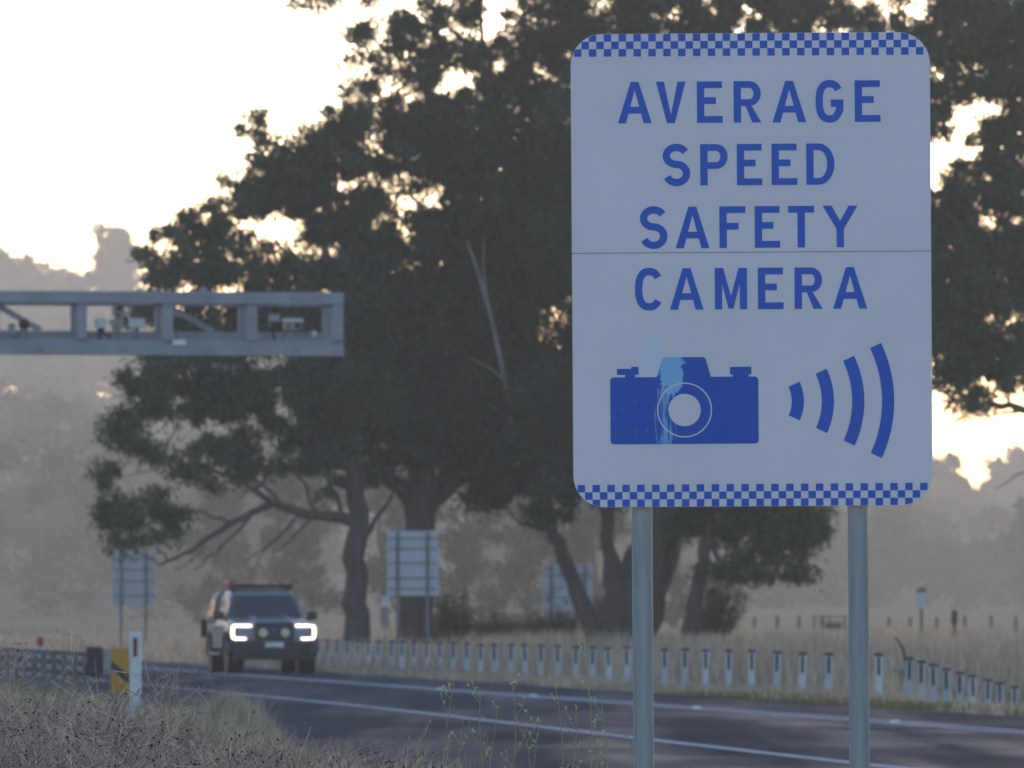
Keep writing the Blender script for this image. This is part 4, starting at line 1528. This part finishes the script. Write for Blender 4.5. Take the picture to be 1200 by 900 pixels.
# central broad tree
broad = grow_tree("gum_tree", "broad old gum tree with thick dark trunk behind the grey sign back", 206,
          [[(488, 754, .62, 0), (489, 690, .50, 0), (492, 620, .46, 0), (494, 580, .46, 0), (500, 500, .34, 0), (510, 400, .28, 0), (530, 300, .22, .3), (556, 200, .18, .4), (590, 120, .14, .5), (560, 60, .09, .3), (500, 5, .05, 0)],
           [(490, 596, .34, 0), (470, 570, .26, -.4), (430, 548, .20, -.8), (380, 540, .14, -1.4), (330, 552, .09, -2)],
           [(494, 600, .30, 0), (520, 575, .24, .3), (556, 545, .18, .6), (590, 500, .13, 1)],
           [(505, 450, .18, 0), (460, 370, .14, -.5), (420, 290, .11, -1), (370, 220, .08, -1.4), (320, 175, .05, -1.8)],
           [(560, 190, .10, .3), (566, 90, .08, .2), (562, -40, .05, 0)],
           [(590, 125, .10, .3), (640, 40, .07, .5), (670, -60, .05, .5)]],
          [(330, 205, 60, 45, 1.15, -1.5), (305, 155, 24, 22, .7, -1.6), (300, 245, 50, 30, 1.1, -1.2), (390, 230, 70, 60, 1.15, -1), (470, 65, 72, 48, .95, -.3), (425, 110, 26, 14, .7, -.3), (365, 8, 22, 20, .7, -1),
           (460, 170, 85, 55, 1.25, 0), (545, 150, 75, 60, 1.25, .3), (600, 210, 80, 70, 1.2, .6), (560, 30, 80, 55, .55, 0), (640, 60, 60, 60, .9, .8), (650, 140, 50, 60, 1.2, .8), (480, 260, 90, 40, .75, 0), (570, 290, 90, 55, 1.1, .4),
           (450, 340, 80, 55, 1.25, -.5), (540, 380, 90, 65, 1.3, .2), (470, 430, 90, 55, 1.3, -.4), (560, 470, 85, 55, 1.3, .5), (630, 400, 65, 80, 1.25, 1), (480, 510, 80, 40, 1.15, -.5), (580, 545, 70, 38, 1.0, .7),
           (620, 300, 60, 60, 1.1, 1), (460, -30, 120, 35, .4, 0), (610, 70, 70, 55, .55, 4), (600, -50, 120, 50, .9, 0), (395, 160, 45, 36, 1, -1), (430, 300, 70, 36, .9, -.6), (560, 590, 40, 20, .5, .8),
           (420, 420, 80, 60, 1.0, 4), (520, 450, 110, 80, 1.1, 5), (620, 460, 80, 110, 1.1, 5), (480, 340, 110, 70, .9, 5), (600, 260, 90, 80, .9, 5), (400, 500, 80, 45, .8, 4), (560, 180, 100, 70, .55, 5), (640, 540, 60, 50, .9, 4)],
          gaps=G_SKY, leaf='leaf_b')

# pale dead limb of the broad tree, bare against the dark foliage
org_ = Vector(broad.location)
mb = MB()
for path in ([(606, 545, .13, -1.6), (600, 500, .125, -2.0), (593, 450, .11, -2.6), (574, 365, .085, -3.0), (558, 312, .06, -3.2), (547, 282, .035, -3.2)],
             [(592, 446, .06, -2.6), (575, 432, .04, -2.8), (553, 420, .02, -3.0)], [(600, 498, .06, -2.0), (585, 482, .045, -2.3), (575, 474, .02, -2.4)],
             [(570, 350, .05, -3.0), (566, 310, .03, -2.8), (567, 280, .02, -2.8)]):
    pts_ = [P(a_, b_, 206 + d_) - org_ for a_, b_, r_, d_ in path]
    mb.tube(pts_, [q[2] * .68 for q in path], 8)
mb.build("dead_limb", M['bark_pale'], broad, smooth=True)

# cluster of leaning trunks behind the sign
grow_tree("gum_tree", "many stemmed gum with dark leaning trunks beside the left sign post", 204,
          [[(728, 758, 1.0, 0), (736, 715, .80, 0), (750, 670, .60, 0), (772, 610, .46, 0), (792, 540, .30, 0), (800, 420, .26, 0), (800, 280, .2, 0), (820, 120, .12, 0)],
           [(700, 756, .34, -.6), (686, 715, .26, -.6), (668, 670, .22, -.6), (650, 625, .18, -.6), (640, 580, .16, -.6), (634, 500, .12, -.3), (640, 420, .09, 0)],
           [(733, 745, .42, -.3), (722, 690, .33, -.4), (712, 640, .2, -.5), (716, 590, .18, -.5), (710, 500, .15, 0), (720, 380, .12, 0), (715, 240, .1, 0)],
           [(752, 752, .42, .6), (766, 710, .34, .6), (784, 650, .28, .5), (796, 590, .24, .5), (840, 470, .14, .6), (880, 330, .12, .8), (900, 180, .1, 1)]],
          [(690, 560, 60, 40, 1.1, -.5), (640, 480, 60, 60, 1.2, -.5), (720, 480, 80, 80, 1.1, 0), (690, 300, 70, 110, 1.2, 0), (700, 150, 70, 90, 1.2, 0), (790, 300, 110, 120, .9, 0), (800, 120, 110, 100, .9, 0), (920, 250, 110, 130, .9, .5),
           (700, 20, 80, 55, 1.15, 0), (800, 5, 90, 50, 1.15, 0), (890, 10, 80, 55, 1.15, .5), (960, 30, 70, 50, 1.0, .5), (640, 590, 46, 26, .6, -.6), (760, -50, 160, 45, .9, 0), (950, 130, 90, 80, .9, .6), (840, 470, 100, 80, .8, .5)],
          gaps=[(870, 25, 10, 8), (700, 55, 10, 10, .5)], leaf='leaf_b',
          bare=[[(648, 622, .09, -.6), (625, 618, .06, -.8), (604, 610, .04, -1), (590, 590, .02, -1.2)], [(668, 668, .07, -.6), (652, 640, .05, -.9), (636, 628, .03, -1)],
                [(690, 722, .06, -.6), (676, 690, .05, -.8), (664, 655, .04, -1), (660, 640, .02, -1)], [(740, 700, .07, -.5), (775, 672, .05, -.7), (790, 640, .03, -.8)]])

# right leaning trunk with the drooping right hand foliage
grow_tree("gum_tree", "gum tree leaning right with drooping foliage below the sign", 200,
          [[(803, 760, .28, 0), (812, 720, .23, 0), (822, 670, .19, 0), (829, 620, .17, 0), (834, 560, .15, 0), (846, 480, .13, 0), (870, 380, .1, 0)],
           [(832, 630, .09, 0), (842, 655, .07, -.3), (862, 678, .05, -.5), (885, 690, .03, -.6), (905, 678, .02, -.6)],
           [(838, 560, .10, 0), (880, 560, .08, .3), (925, 575, .05, .4), (955, 590, .03, .5)]],
          [(850, 605, 55, 34, 1.15, 0), (900, 620, 52, 36, 1.15, .2), (940, 605, 36, 32, .9, .3), (880, 665, 48, 22, .75, -.4), (930, 655, 28, 22, .6, 0), (950, 640, 16, 14, .5, .2), (870, 560, 80, 36, 1.0, .2), (800, 600, 40, 30, .6, .2),
           (880, 460, 100, 80, .8, .5), (935, 678, 22, 7, .6, 0)],
          limb_r=.06)

# right hand tree, its trunk outside the frame
grow_tree("gum_tree", "gum tree filling the right edge with open branches and sky gaps", 196,
          [[(1290, 760, .5, 0), (1286, 650, .42, 0), (1280, 560, .38, 0), (1272, 450, .32, 0), (1262, 320, .26, 0), (1240, 180, .18, 0), (1210, 40, .1, 0)],
           [(1280, 520, .2, 0), (1240, 488, .15, -.3), (1195, 478, .11, -.6), (1150, 474, .085, -.8), (1118, 466, .06, -1), (1090, 455, .04, -1)],
           [(1264, 330, .16, 0), (1200, 300, .11, 0), (1130, 260, .07, 0), (1100, 200, .05, 0)]],
          [(1135, 60, 70, 70, .95, 0), (1200, 40, 60, 70, 1.05, .5), (1100, 20, 60, 45, .8, 0), (1160, 210, 60, 48, 1.1, 0), (1200, 150, 40, 60, .8, .5), (1110, 250, 40, 36, 1.0, 0), (1130, 330, 60, 60, 1.25, -.3), (1190, 320, 50, 70, 1.25, 0),
           (1120, 410, 50, 40, 1.15, -.5), (1185, 420, 50, 46, 1.15, -.2), (1150, 470, 46, 14, .6, -.6), (1105, 130, 22, 50, .6, 0), (1110, 455, 30, 24, .6, -.8), (1260, 200, 60, 160, .8, 0), (1262, 400, 50, 70, .9, 0), (1150, 300, 70, 80, .3, 4), (1180, 180, 40, 60, .5, 4), (1135, 90, 55, 60, .5, 4), (1190, 110, 50, 70, .5, 2), (1185, 250, 40, 50, .5, 1), (1150, 30, 70, 50, .5, 3), (1115, 300, 30, 50, .8, 3), (1150, 400, 60, 50, .7, 3), (1110, 360, 36, 60, 1.1, 1), (1040, 330, 60, 120, .7, 0), (1050, 120, 60, 90, .8, 0)],
          gaps=[(1152, 128, 24, 17, .85), (1098, 180, 11, 24, .7), (1130, 160, 14, 10, .7), (1100, 220, 10, 10, .7), (1180, 470, 14, 8, .6)], leaf='leaf',
          bare=[[(1150, 474, .05, -.8), (1125, 490, .035, -1), (1104, 512, .02, -1.1)], [(1118, 466, .04, -1), (1102, 486, .025, -1.1), (1092, 500, .015, -1.2)], [(1200, 480, .05, -.6), (1160, 488, .03, -.8), (1120, 492, .015, -1)],
                [(1240, 540, .03, 0), (1190, 556, .022, 0), (1165, 572, .012, 0)]], limb_r=.08)


# dry scrub round the trunk bases
def shrub(label, px, py, w, h, Y, n, leaf='shrub', nl=40):
    c = P(px, py, Y)
    g = gz(c.x, Y)
    k = Y / F
    o = empty("dry_shrub", (c.x, Y, g))
    tag(o, label, "shrub", "dry scrub under the trees")
    mb = MB()
    cents = []
    for i in range(n):
        a = random.uniform(0, 2 * math.pi)
        tip = Vector((math.cos(a) * w * k / 2 * random.uniform(.2, 1), math.sin(a) * w * k / 3 * random.uniform(.2, 1), h * k * random.uniform(.35, 1)))
        st = wobble([Vector((tip.x * .1, tip.y * .1, -.1)), Vector((tip.x * .4, tip.y * .4, tip.z * .4)), Vector((tip.x * .75, tip.y * .75, tip.z * .75)), tip], .05)
        mb.tube(st, [.03, .022, .015, .006], 4, cap=False)
        for q in st[1:]:
            cents.append(q)
            e = q + Vector((random.gauss(0, .25), random.gauss(0, .2), random.uniform(0, .3)))
            mb.tube([q, q.lerp(e, .5) + Vector((0, 0, .04)), e], [.012, .009, .004], 3, cap=False)
    mb.build("stems", M['bark'], o)
    V, Q = leaf_cloud([tuple(c_) for c_ in cents], [.24] * len(cents), nl, .10, .03, .2)
    np_mesh("foliage", V, Q, M[leaf], o)


shrub("brown twiggy shrub beside the right leaning trunk", 838, 745, 80, 95, 207, 60)
shrub("low brown scrub right of the board under the trees", 715, 750, 70, 60, 215, 40)
shrub("greyish bush beside the broad trunk and grey sign back", 530, 748, 60, 66, 210, 45, 'leaf_b')
shrub("tangled dry scrub in front of the mottled board", 650, 752, 80, 45, 210, 50)
shrub("thin dry scrub midway between the grey sign back and mottled board", 585, 750, 80, 42, 214, 50)


# far hazy trees on the rise
def far_tree(label, px, top, Y, w, seed, leaf='leaf_far', trunk_w=.6, low=.35):
    random.seed(seed)
    Y *= 2.5
    k = Y / F
    gx_ = (px - 600) / F * Y
    base_py = HZ - (gz(gx_, Y) - CH) / Y * F
    H = base_py - top
    cr = []
    n = random.randint(8, 11)
    for i in range(n):
        a = i / (n - 1)
        yy = top + 12 + (H * (1 - low) - 12) * (a ** .9)
        ww = w * (.28 + .5 * math.sin(math.pi * (.22 + .68 * a)))
        cr.append((px + random.uniform(-.62, .62) * ww, yy + random.uniform(-6, 6), ww * random.uniform(.42, .66), w * random.uniform(.16, .28), random.uniform(.7, 1.1)))
    for a in (.10, .22, .34, .46, .58):
        cr.append((px + random.uniform(-.08, .08) * w, top + H * a, w * (.13 + .36 * a), w * .17, .75))
    lean = random.uniform(-.12, .12) * w
    grow_tree("distant_gum_tree", label, Y, [[(px, base_py, trunk_w, 0), (px + lean * .3, base_py - H * .35, trunk_w * .75, 0), (px + lean, base_py - H * .7, trunk_w * .45, 0), (px + lean, top + 20, trunk_w * .15, 0)]], cr,
              sub_r=2.2, n_leaf=110, L=1.1, W=.5, dens=1.1, group="hazy trees beyond the paddocks", leaf=leaf, twig=True, limb_r=.3, sides=7)


far_tree("distant hazy gum cut by the left photo edge above the gantry", 0, 290, 640, 70, 1)
far_tree("distant hazy round crown second from the left above the gantry", 62, 313, 660, 80, 2)
far_tree("tallest distant hazy gum with open feathery top above the gantry", 128, 274, 650, 84, 3, low=.3)
far_tree("distant hazy gum behind the left end of the gantry truss", 30, 350, 600, 110, 4)
far_tree("distant hazy gum below the gantry with pale trunk on the left", 95, 380, 560, 110, 5, trunk_w=.7)
far_tree("distant hazy gum low behind the faded left sign back", 170, 400, 600, 110, 6)
far_tree("distant hazy gum just under the gantry beside the left foliage", 122, 372, 640, 90, 31)
far_tree("distant hazy gum behind the long low branch", 235, 410, 580, 110, 7)
far_tree("distant hazy gum directly above the ute", 300, 430, 600, 120, 8)
far_tree("distant hazy gum glimpsed between the ute and slim trunk", 375, 440, 590, 110, 9)
far_tree("distant hazy gum seen left of the broad trunk", 450, 450, 620, 120, 10)
far_tree("distant hazy gum seen right of the broad trunk", 540, 450, 600, 120, 11)
far_tree("distant hazy gum behind the mottled board", 625, 450, 610, 120, 12)
far_tree("distant hazy gum behind the clustered trunks", 700, 470, 600, 120, 13)
far_tree("distant hazy gum behind the leaning right trunk", 790, 500, 640, 120, 14)
far_tree("low distant hazy tree under the drooping foliage", 880, 570, 680, 100, 15, low=.2)
far_tree("low distant hazy tree left of the right sign post", 955, 585, 700, 90, 16, low=.2)
far_tree("low distant hazy tree right of the right sign post", 1040, 590, 700, 80, 17, low=.2)
far_tree("tall hazy column shaped tree right of the sign corner", 1125, 545, 560, 80, 18, low=.12)
far_tree("hazy tree cut by the right photo edge", 1195, 528, 620, 76, 19, low=.15)
random.seed(77)

def mid_tree(label, px, top, Y, w, seed, low=.12):
    random.seed(seed)
    base_py = HZ - (gz((px - 600) / F * Y, Y) - CH) / Y * F
    H = base_py - top
    cr = []
    for a in (.08, .2, .32, .44, .56, .68, .8):
        for _ in range(2):
            cr.append((px + random.uniform(-.32, .32) * w, top + H * (a + random.uniform(-.05, .05)), w * random.uniform(.2, .34), w * random.uniform(.14, .24), random.uniform(.4, .8)))
    lean = random.uniform(-.12, .12) * w
    grow_tree("paddock_gum_tree", label, Y, [[(px, base_py, .3, 0), (px + lean * .3, base_py - H * .35, .22, 0), (px + lean, base_py - H * .7, .14, 0), (px + lean, top + 10, .05, 0)]], cr,
              sub_r=.9, n_leaf=70, L=.5, W=.2, dens=.9, group="shadowy trees close behind the trunks", leaf='leaf_b', twig=True, limb_r=.12, sides=7)


mid_tree("shadowy small gum behind the ute and the low branch", 262, 560, 520, 100, 41)
mid_tree("shadowy gum filling the gap above the ute bonnet", 345, 540, 480, 110, 42)
mid_tree("shadowy gum between the slim trunk and broad trunk", 452, 545, 470, 90, 43)
mid_tree("shadowy gum just right of the broad trunk", 545, 545, 450, 100, 44)
mid_tree("shadowy gum over the mottled board", 620, 550, 460, 100, 45)
mid_tree("shadowy gum left of the left sign post", 700, 560, 450, 100, 46)
mid_tree("shadowy gum right of the left sign post", 790, 565, 470, 90, 47)
random.seed(77)

# the far wood behind them reads as one mass
cents, rads = [], []
for i in range(230):
    px = random.uniform(-160, 1360)
    Y = random.uniform(760 if px < 900 else 820, 1750)
    x = (px - 600) / F * Y
    hh = random.uniform(11, 24) * (.62 if px > 900 else 1.0)
    ww = hh * random.uniform(.22, .4)
    g_ = gz(x, Y)
    for _ in range(17):
        t_ = random.random() ** .8
        sp_ = ww * (.45 + .75 * math.sin(math.pi * min(1, .15 + .8 * t_)))
        cents.append((x + random.gauss(0, .55) * sp_, Y + random.gauss(0, .5) * sp_, g_ + .8 + (hh - 1.5) * t_))
        rads.append(random.uniform(1.5, 2.8))
V, Q = leaf_cloud(cents, rads, 75, 1.5, .8, .4)
wood_ = np_mesh("far_woodland", V, Q, M['leaf_far'])
tag(wood_, "hazy band of woodland closing off the far paddocks", "woodland", kind='stuff')


# ------------------------------------------------------------------ grass and weeds
def blades(name, pts, hgt, wid, lean, mat, label, cat, curve=.35):
    """tapered blades; pts (n,3) roots, hgt (n,) heights"""
    N = len(pts)
    pts = np.asarray(pts, float)
    a = rng.uniform(0, 2 * np.pi, N)
    l = rng.uniform(0, lean, N) * hgt
    tip = pts + np.stack([np.cos(a) * l, np.sin(a) * l, hgt], 1)
    mid = pts + np.stack([np.cos(a) * l * curve, np.sin(a) * l * curve, hgt * .6], 1)
    b = a + np.pi / 2 + rng.normal(0, .6, N)
    s_ = np.stack([np.cos(b), np.sin(b) * .4, np.zeros(N)], 1)
    s_[:, 0] = np.where(np.abs(s_[:, 0]) < .35, .35, s_[:, 0])
    w = (wid * rng.uniform(.6, 1.4, N))[:, None] / 2
    V = np.stack([pts - s_ * w, pts + s_ * w, mid + s_ * w * .8, mid - s_ * w * .8, tip], 1).reshape(-1, 3)
    i0 = np.arange(N) * 5
    T = np.concatenate([np.stack([i0, i0 + 1, i0 + 2], 1), np.stack([i0, i0 + 2, i0 + 3], 1), np.stack([i0 + 3, i0 + 2, i0 + 4], 1)])
    o = np_mesh(name, V, T, mat)
    tag(o, label, cat, kind='stuff')
    return o


def scatter(n, ylo, yhi, xlo, xhi, patch=.0, seed=0.0, bias=1.0):
    out = []
    while len(out) < n:
        y = ylo + (yhi - ylo) * random.random() ** bias
        X = random.uniform(xlo, xhi)
        x = X - SK * y
        px = 600 + F * x / y
        if px < -90 or px > 1290: continue
        if patch and noise.noise((x * .35 + seed, y * .12, 0)) < random.uniform(-patch, patch) - .05: continue
        out.append((x, y, gz(x, y) - .03))
    return np.array(out)


# tall dry grass beyond the bollards
p_ = scatter(52000, 98, 300, 22.0, 60, .25)
h_ = rng.uniform(.28, .72, len(p_)) * (1 + .35 * np.array([noise.noise((q[0] * .3, q[1] * .1, 2)) for q in p_]))
blades("dry_grass", p_, h_, .028, .45, M['grass_dry'], "tall straw coloured grass beyond the bollards under the trees", "grass")
p_ = scatter(16000, 84, 200, 18.9, 22.6, .12, 5)
h_ = rng.uniform(.04, .20, len(p_))
blades("verge_grass", p_, h_, .018, .6, M['grass_dry'], "short mixed grass round the bollards on the far verge", "grass")
p_ = scatter(5000, 80, 112, 18.8, 19.9, .3, 9)
blades("green_verge_grass", p_, rng.uniform(.04, .15, len(p_)), .016, .7, M['grass_green'], "green strip of grass along the far asphalt edge", "grass")
p_ = scatter(14000, 150, 330, 18.9, 30, .15, 3)
blades("far_verge_grass", p_, rng.uniform(.15, .5, len(p_)), .035, .5, M['grass_dry'], "pale dry grass along the far road edge behind the ute", "grass")


# near left verge
def near_scatter(n, ylo, yhi, pxlo, pxhi, Xmax):
    out = []
    while len(out) < n:
        y = random.uniform(ylo, yhi)
        px = random.uniform(pxlo, pxhi)
        x = (px - 600) / F * y
        if x + SK * y > Xmax + .5 * noise.noise((y * .3, 1, 2)): continue
        out.append((x, y, gz(x, y) - .03))
    return np.array(out)


p_ = near_scatter(15000, 36, 80, -60, 560, 6.4)
k_ = np.array([noise.noise((q[0] * 1.2, q[1] * .35, 1.0)) for q in p_])
blades("verge_grass_tussocks", p_, np.clip(.26 + .22 * k_ + rng.uniform(-.1, .12, len(p_)), .08, .7), .006, .8, M['grass_dry'], "dry straw grass on the near left verge", "grass")
p_ = near_scatter(9000, 56, 112, -40, 330, 7.6)
k_ = np.array([noise.noise((q[0] * .9, q[1] * .2, 8.0)) for q in p_])
blades("green_tussocks", p_, np.clip(.30 + .30 * k_ + rng.uniform(-.1, .15, len(p_)), .06, .7), .008, .6, M['grass_pale'], "soft pale green grass on the verge before the guardrail", "grass")
# one big soft tuft
c_ = P(268, 850, 63)
pts = []
for _ in range(5200):
    a, r_ = random.uniform(0, 6.283), abs(random.gauss(0, .22))
    x, y = c_.x + math.cos(a) * r_, 63 + math.sin(a) * r_ * 3
    pts.append((x, y, gz(x, y) - .03))
pts = np.array(pts)
rr_ = np.abs(pts[:, 0] - c_.x)
blades("grass_clump", pts, np.clip(.64 - rr_ * .65, .1, 1) * rng.uniform(.55, 1.0, len(pts)), .0045, .35, M['grass_pale'], "fuzzy pale green grass clump at the asphalt edge", "grass")


def weeds(name, n, ylo, yhi, pxlo, pxhi, Xmax, hmin, hmax, label, seeds=7, hfun=None, rad=.0034, sr=.0048):
    stems, sd = [], []
    V, T = [], []

    def ribbon(a, b, w0, w1):
        d = b - a
        s_ = Vector((1, random.uniform(-.3, .3), 0)).cross(d).cross(d)
        s_ = Vector((d.z, 0, -d.x)); s_ = s_.normalized() if s_.length > 1e-6 else Vector((1, 0, 0))
        s2 = d.cross(s_).normalized()
        i = len(V)
        for (p0, w) in ((a, w0), (b, w1)):
            for q in range(3):
                an = 2.094 * q
                V.append(tuple(p0 + (s_ * math.cos(an) + s2 * math.sin(an)) * w))
        for q in range(3):
            r_ = (q + 1) % 3
            T.append((i + q, i + r_, i + 3 + r_)); T.append((i + q, i + 3 + r_, i + 3 + q))

    SV, ST = [], []

    def seed(p, r_):
        i = len(SV)
        for d in ((1, 0, 0), (0, 1, 0), (-1, 0, 0), (0, -1, 0), (0, 0, 1.2), (0, 0, -1)):
            SV.append((p.x + d[0] * r_, p.y + d[1] * r_, p.z + d[2] * r_))
        for q in range(4):
            ST.append((i + q, i + (q + 1) % 4, i + 4)); ST.append((i + (q + 1) % 4, i + q, i + 5))
    roots = near_scatter(n, ylo, yhi, pxlo, pxhi, Xmax)
    for rt_ in roots:
        base = Vector(rt_)
        h = random.uniform(hmin, hmax)
        if hfun: h *= hfun(600 + F * base.x / base.y, base.y)
        a = random.uniform(0, 6.28)
        ln = random.uniform(.03, .38)
        pts = [base]
        for i in range(1, 5):
            t = i / 4
            pts.append(base + Vector((math.cos(a) * ln * h * t * t, math.sin(a) * ln * h * t * t, h * t)) + Vector((random.gauss(0, .012), 0, 0)))
        for i in range(4):
            ribbon(pts[i], pts[i + 1], rad * (1 - .18 * i), rad * (1 - .18 * (i + 1)))
        m = random.randint(2, seeds)
        for _ in range(m):
            t = random.uniform(.45, 1.0) * 4
            i = min(3, int(t))
            q = pts[i].lerp(pts[i + 1], t - i)
            e = q + Vector((random.gauss(0, .07), random.gauss(0, .07), random.uniform(.0, .12)))
            ribbon(q, e, .0022, .0014)
            if random.random() < .40: seed(e, sr * random.uniform(.6, 1.5))
            if random.random() < .5:
                e2 = e + Vector((random.gauss(0, .05), random.gauss(0, .05), random.uniform(-.02, .07)))
                ribbon(q.lerp(e, .6), e2, .0016, .001)
    o = np_mesh(name, np.array(V), np.array(T), M['weed'])
    tag(o, label, "weeds", kind='stuff')
    o2 = np_mesh("seed_heads", np.array(SV), np.array(ST), M['seed'], o)
    return o


def hleft(px, y):
    return 1.0 - .12 * sm((px - 60) / 90.0) - .38 * sm((px - 160) / 180.0) - .25 * sm((px - 330) / 130.0)


def hfront(px, y):
    return (.99 - .03 * sm((px - 60) / 80.0) - .13 * sm((px - 120) / 110.0) - .13 * sm((px - 230) / 190.0)) * (1 + .07 * noise.noise((px * .02, y * .3, 0)))


weeds("dry_weeds", 1500, 36, 58, -60, 520, 5.6, .30, .62, "brown dry weeds behind the front tangle on the near verge", 7, hleft)
weeds("tangled_weeds", 1250, 24.6, 35, -60, 500, 5.0, .44, .77, "brown tangled weeds with dark seed heads in the bottom left corner", 13, hfront, .0028, .0042)
weeds("tall_dry_weeds", 60, 26, 46, -40, 240, 5.8, .82, 1.10, "scattered tall dry stalks rising above the left verge weeds", 14, lambda px, y: 1.04 - .22 * sm((px - 40) / 160.0), .0030, .0036)


# individual thin green stems in front of the road
def weed_stem(label, px, top, Y, lean, seedv):
    random.seed(seedv)
    p = P(px, top, Y)
    g = gz(p.x, Y)
    o = empty("weed_stem", (p.x - lean * .3, Y, g))
    tag(o, label, "weed", "thin green weed stems between the sign and the grass")
    h = p.z - g
    ph = random.uniform(0, 6)
    pts = [Vector((lean * (t ** 1.6) * .6 + .018 * math.sin(t * 7 + ph), random.gauss(0, .01), h * t)) for t in [i / 9 for i in range(10)]]
    mb = MB().tube(pts, [.0029 - .0002 * i for i in range(10)], 6)
    tips = []
    for _ in range(random.randint(6, 10)):
        i = random.randint(3, 8)
        q = pts[i].lerp(pts[i + 1], random.random()) if i < 9 else pts[9]
        s = random.choice((-1, 1))
        L_1 = random.uniform(.02, .075)
        e = q + Vector((s * L_1 * .6, random.gauss(0, .02), L_1 * random.uniform(.7, 1.4)))
        mb.tube([q, q.lerp(e, .5) + Vector((s * .006, 0, -.004)), e], [.0018, .0014, .0009], 5)
        tips.append(e); tips.append(q.lerp(e, .6))
    mb.build("stem", M['stem_green'], o)
    V, Q = leaf_cloud([tuple(t) for t in tips] + [tuple(pts[9])], [.006] * (len(tips) + 1), 3, .013, .005, -.5)
    tag(np_mesh("buds", V, Q, M['stem_green'], o), kind='stuff')


stems = [(525, 792, 26.5, .03, "leftmost tall green weed stem, alone right of the straw grass"), (538, 842, 26, .0, "short green weed stem close right of the leftmost tall one"), (566, 812, 25.5, .02, "green weed stem with a bent foot below the sign's left corner"),
         (577, 828, 27, .01, "shorter green stem between two taller ones left of centre"), (598, 800, 26, .02, "tall branching green stem on the left of the middle weed group"), (616, 850, 25.5, -.01, "short green weed stem in the gap of the middle group"),
         (630, 844, 26.5, -.02, "low leftward leaning green weed stem in the middle group"), (654, 802, 27, .01, "upright green stem crossing the white edge line in the middle"), (668, 828, 26, .03, "rightward bent green weed stem behind the upright middle one"),
         (688, 752, 25, .015, "tallest green weed stem reaching up to the bollards"), (694, 850, 26, .02, "short stem right at the foot of the tallest weed"), (706, 815, 27, .03, "thin green weed stem leaning towards the left sign post"),
         (733, 862, 26, .02, "shortest green weed stem right beside the left sign post"), (487, 864, 30, -.01, "short green stem at the edge of the straw grass")]
for i, (px, top, Y, ln, lab) in enumerate(stems):
    weed_stem(lab, px, top, Y, ln, 200 + i)

# one dead stalk by the downhill bollards
random.seed(5)
p = P(1052, 746, 112)
o = empty("dead_stalk", (p.x + .12, 112, gz(p.x + .12, 112)))
tag(o, "dark bent dead stalk in the grass above the downhill bollards", "stalk")
h = p.z - o.location.z
MB().tube([(.06, 0, -.1), (.02, 0, h * .5), (-.03, 0, h * .8), (-.16, 0, h)], [.03, .028, .025, .012], 6).build("stalk", M['wood'], o)

# ------------------------------------------------------------------ dusty air
mb = MB().box((0, 1190, 48.5), (5000, 2800, 103))
hz = mb.build("haze", material("tmp", (1, 1, 1)))
hm = bpy.data.materials.new("dusty air")
hm.use_nodes = True
nt = hm.node_tree
nt.nodes.clear()
out = nt.nodes.new("ShaderNodeOutputMaterial")
pv = nt.nodes.new("ShaderNodeVolumePrincipled")
pv.inputs["Color"].default_value = (0.775, 0.745, 0.685, 1)
pv.inputs["Density"].default_value = HAZE_DENSITY
pv.inputs["Anisotropy"].default_value = 0.4
nt.links.new(pv.outputs[0], out.inputs["Volume"])
hz.data.materials[0] = hm
tag(hz, "dusty haze over the paddocks and road", "haze", kind='stuff')
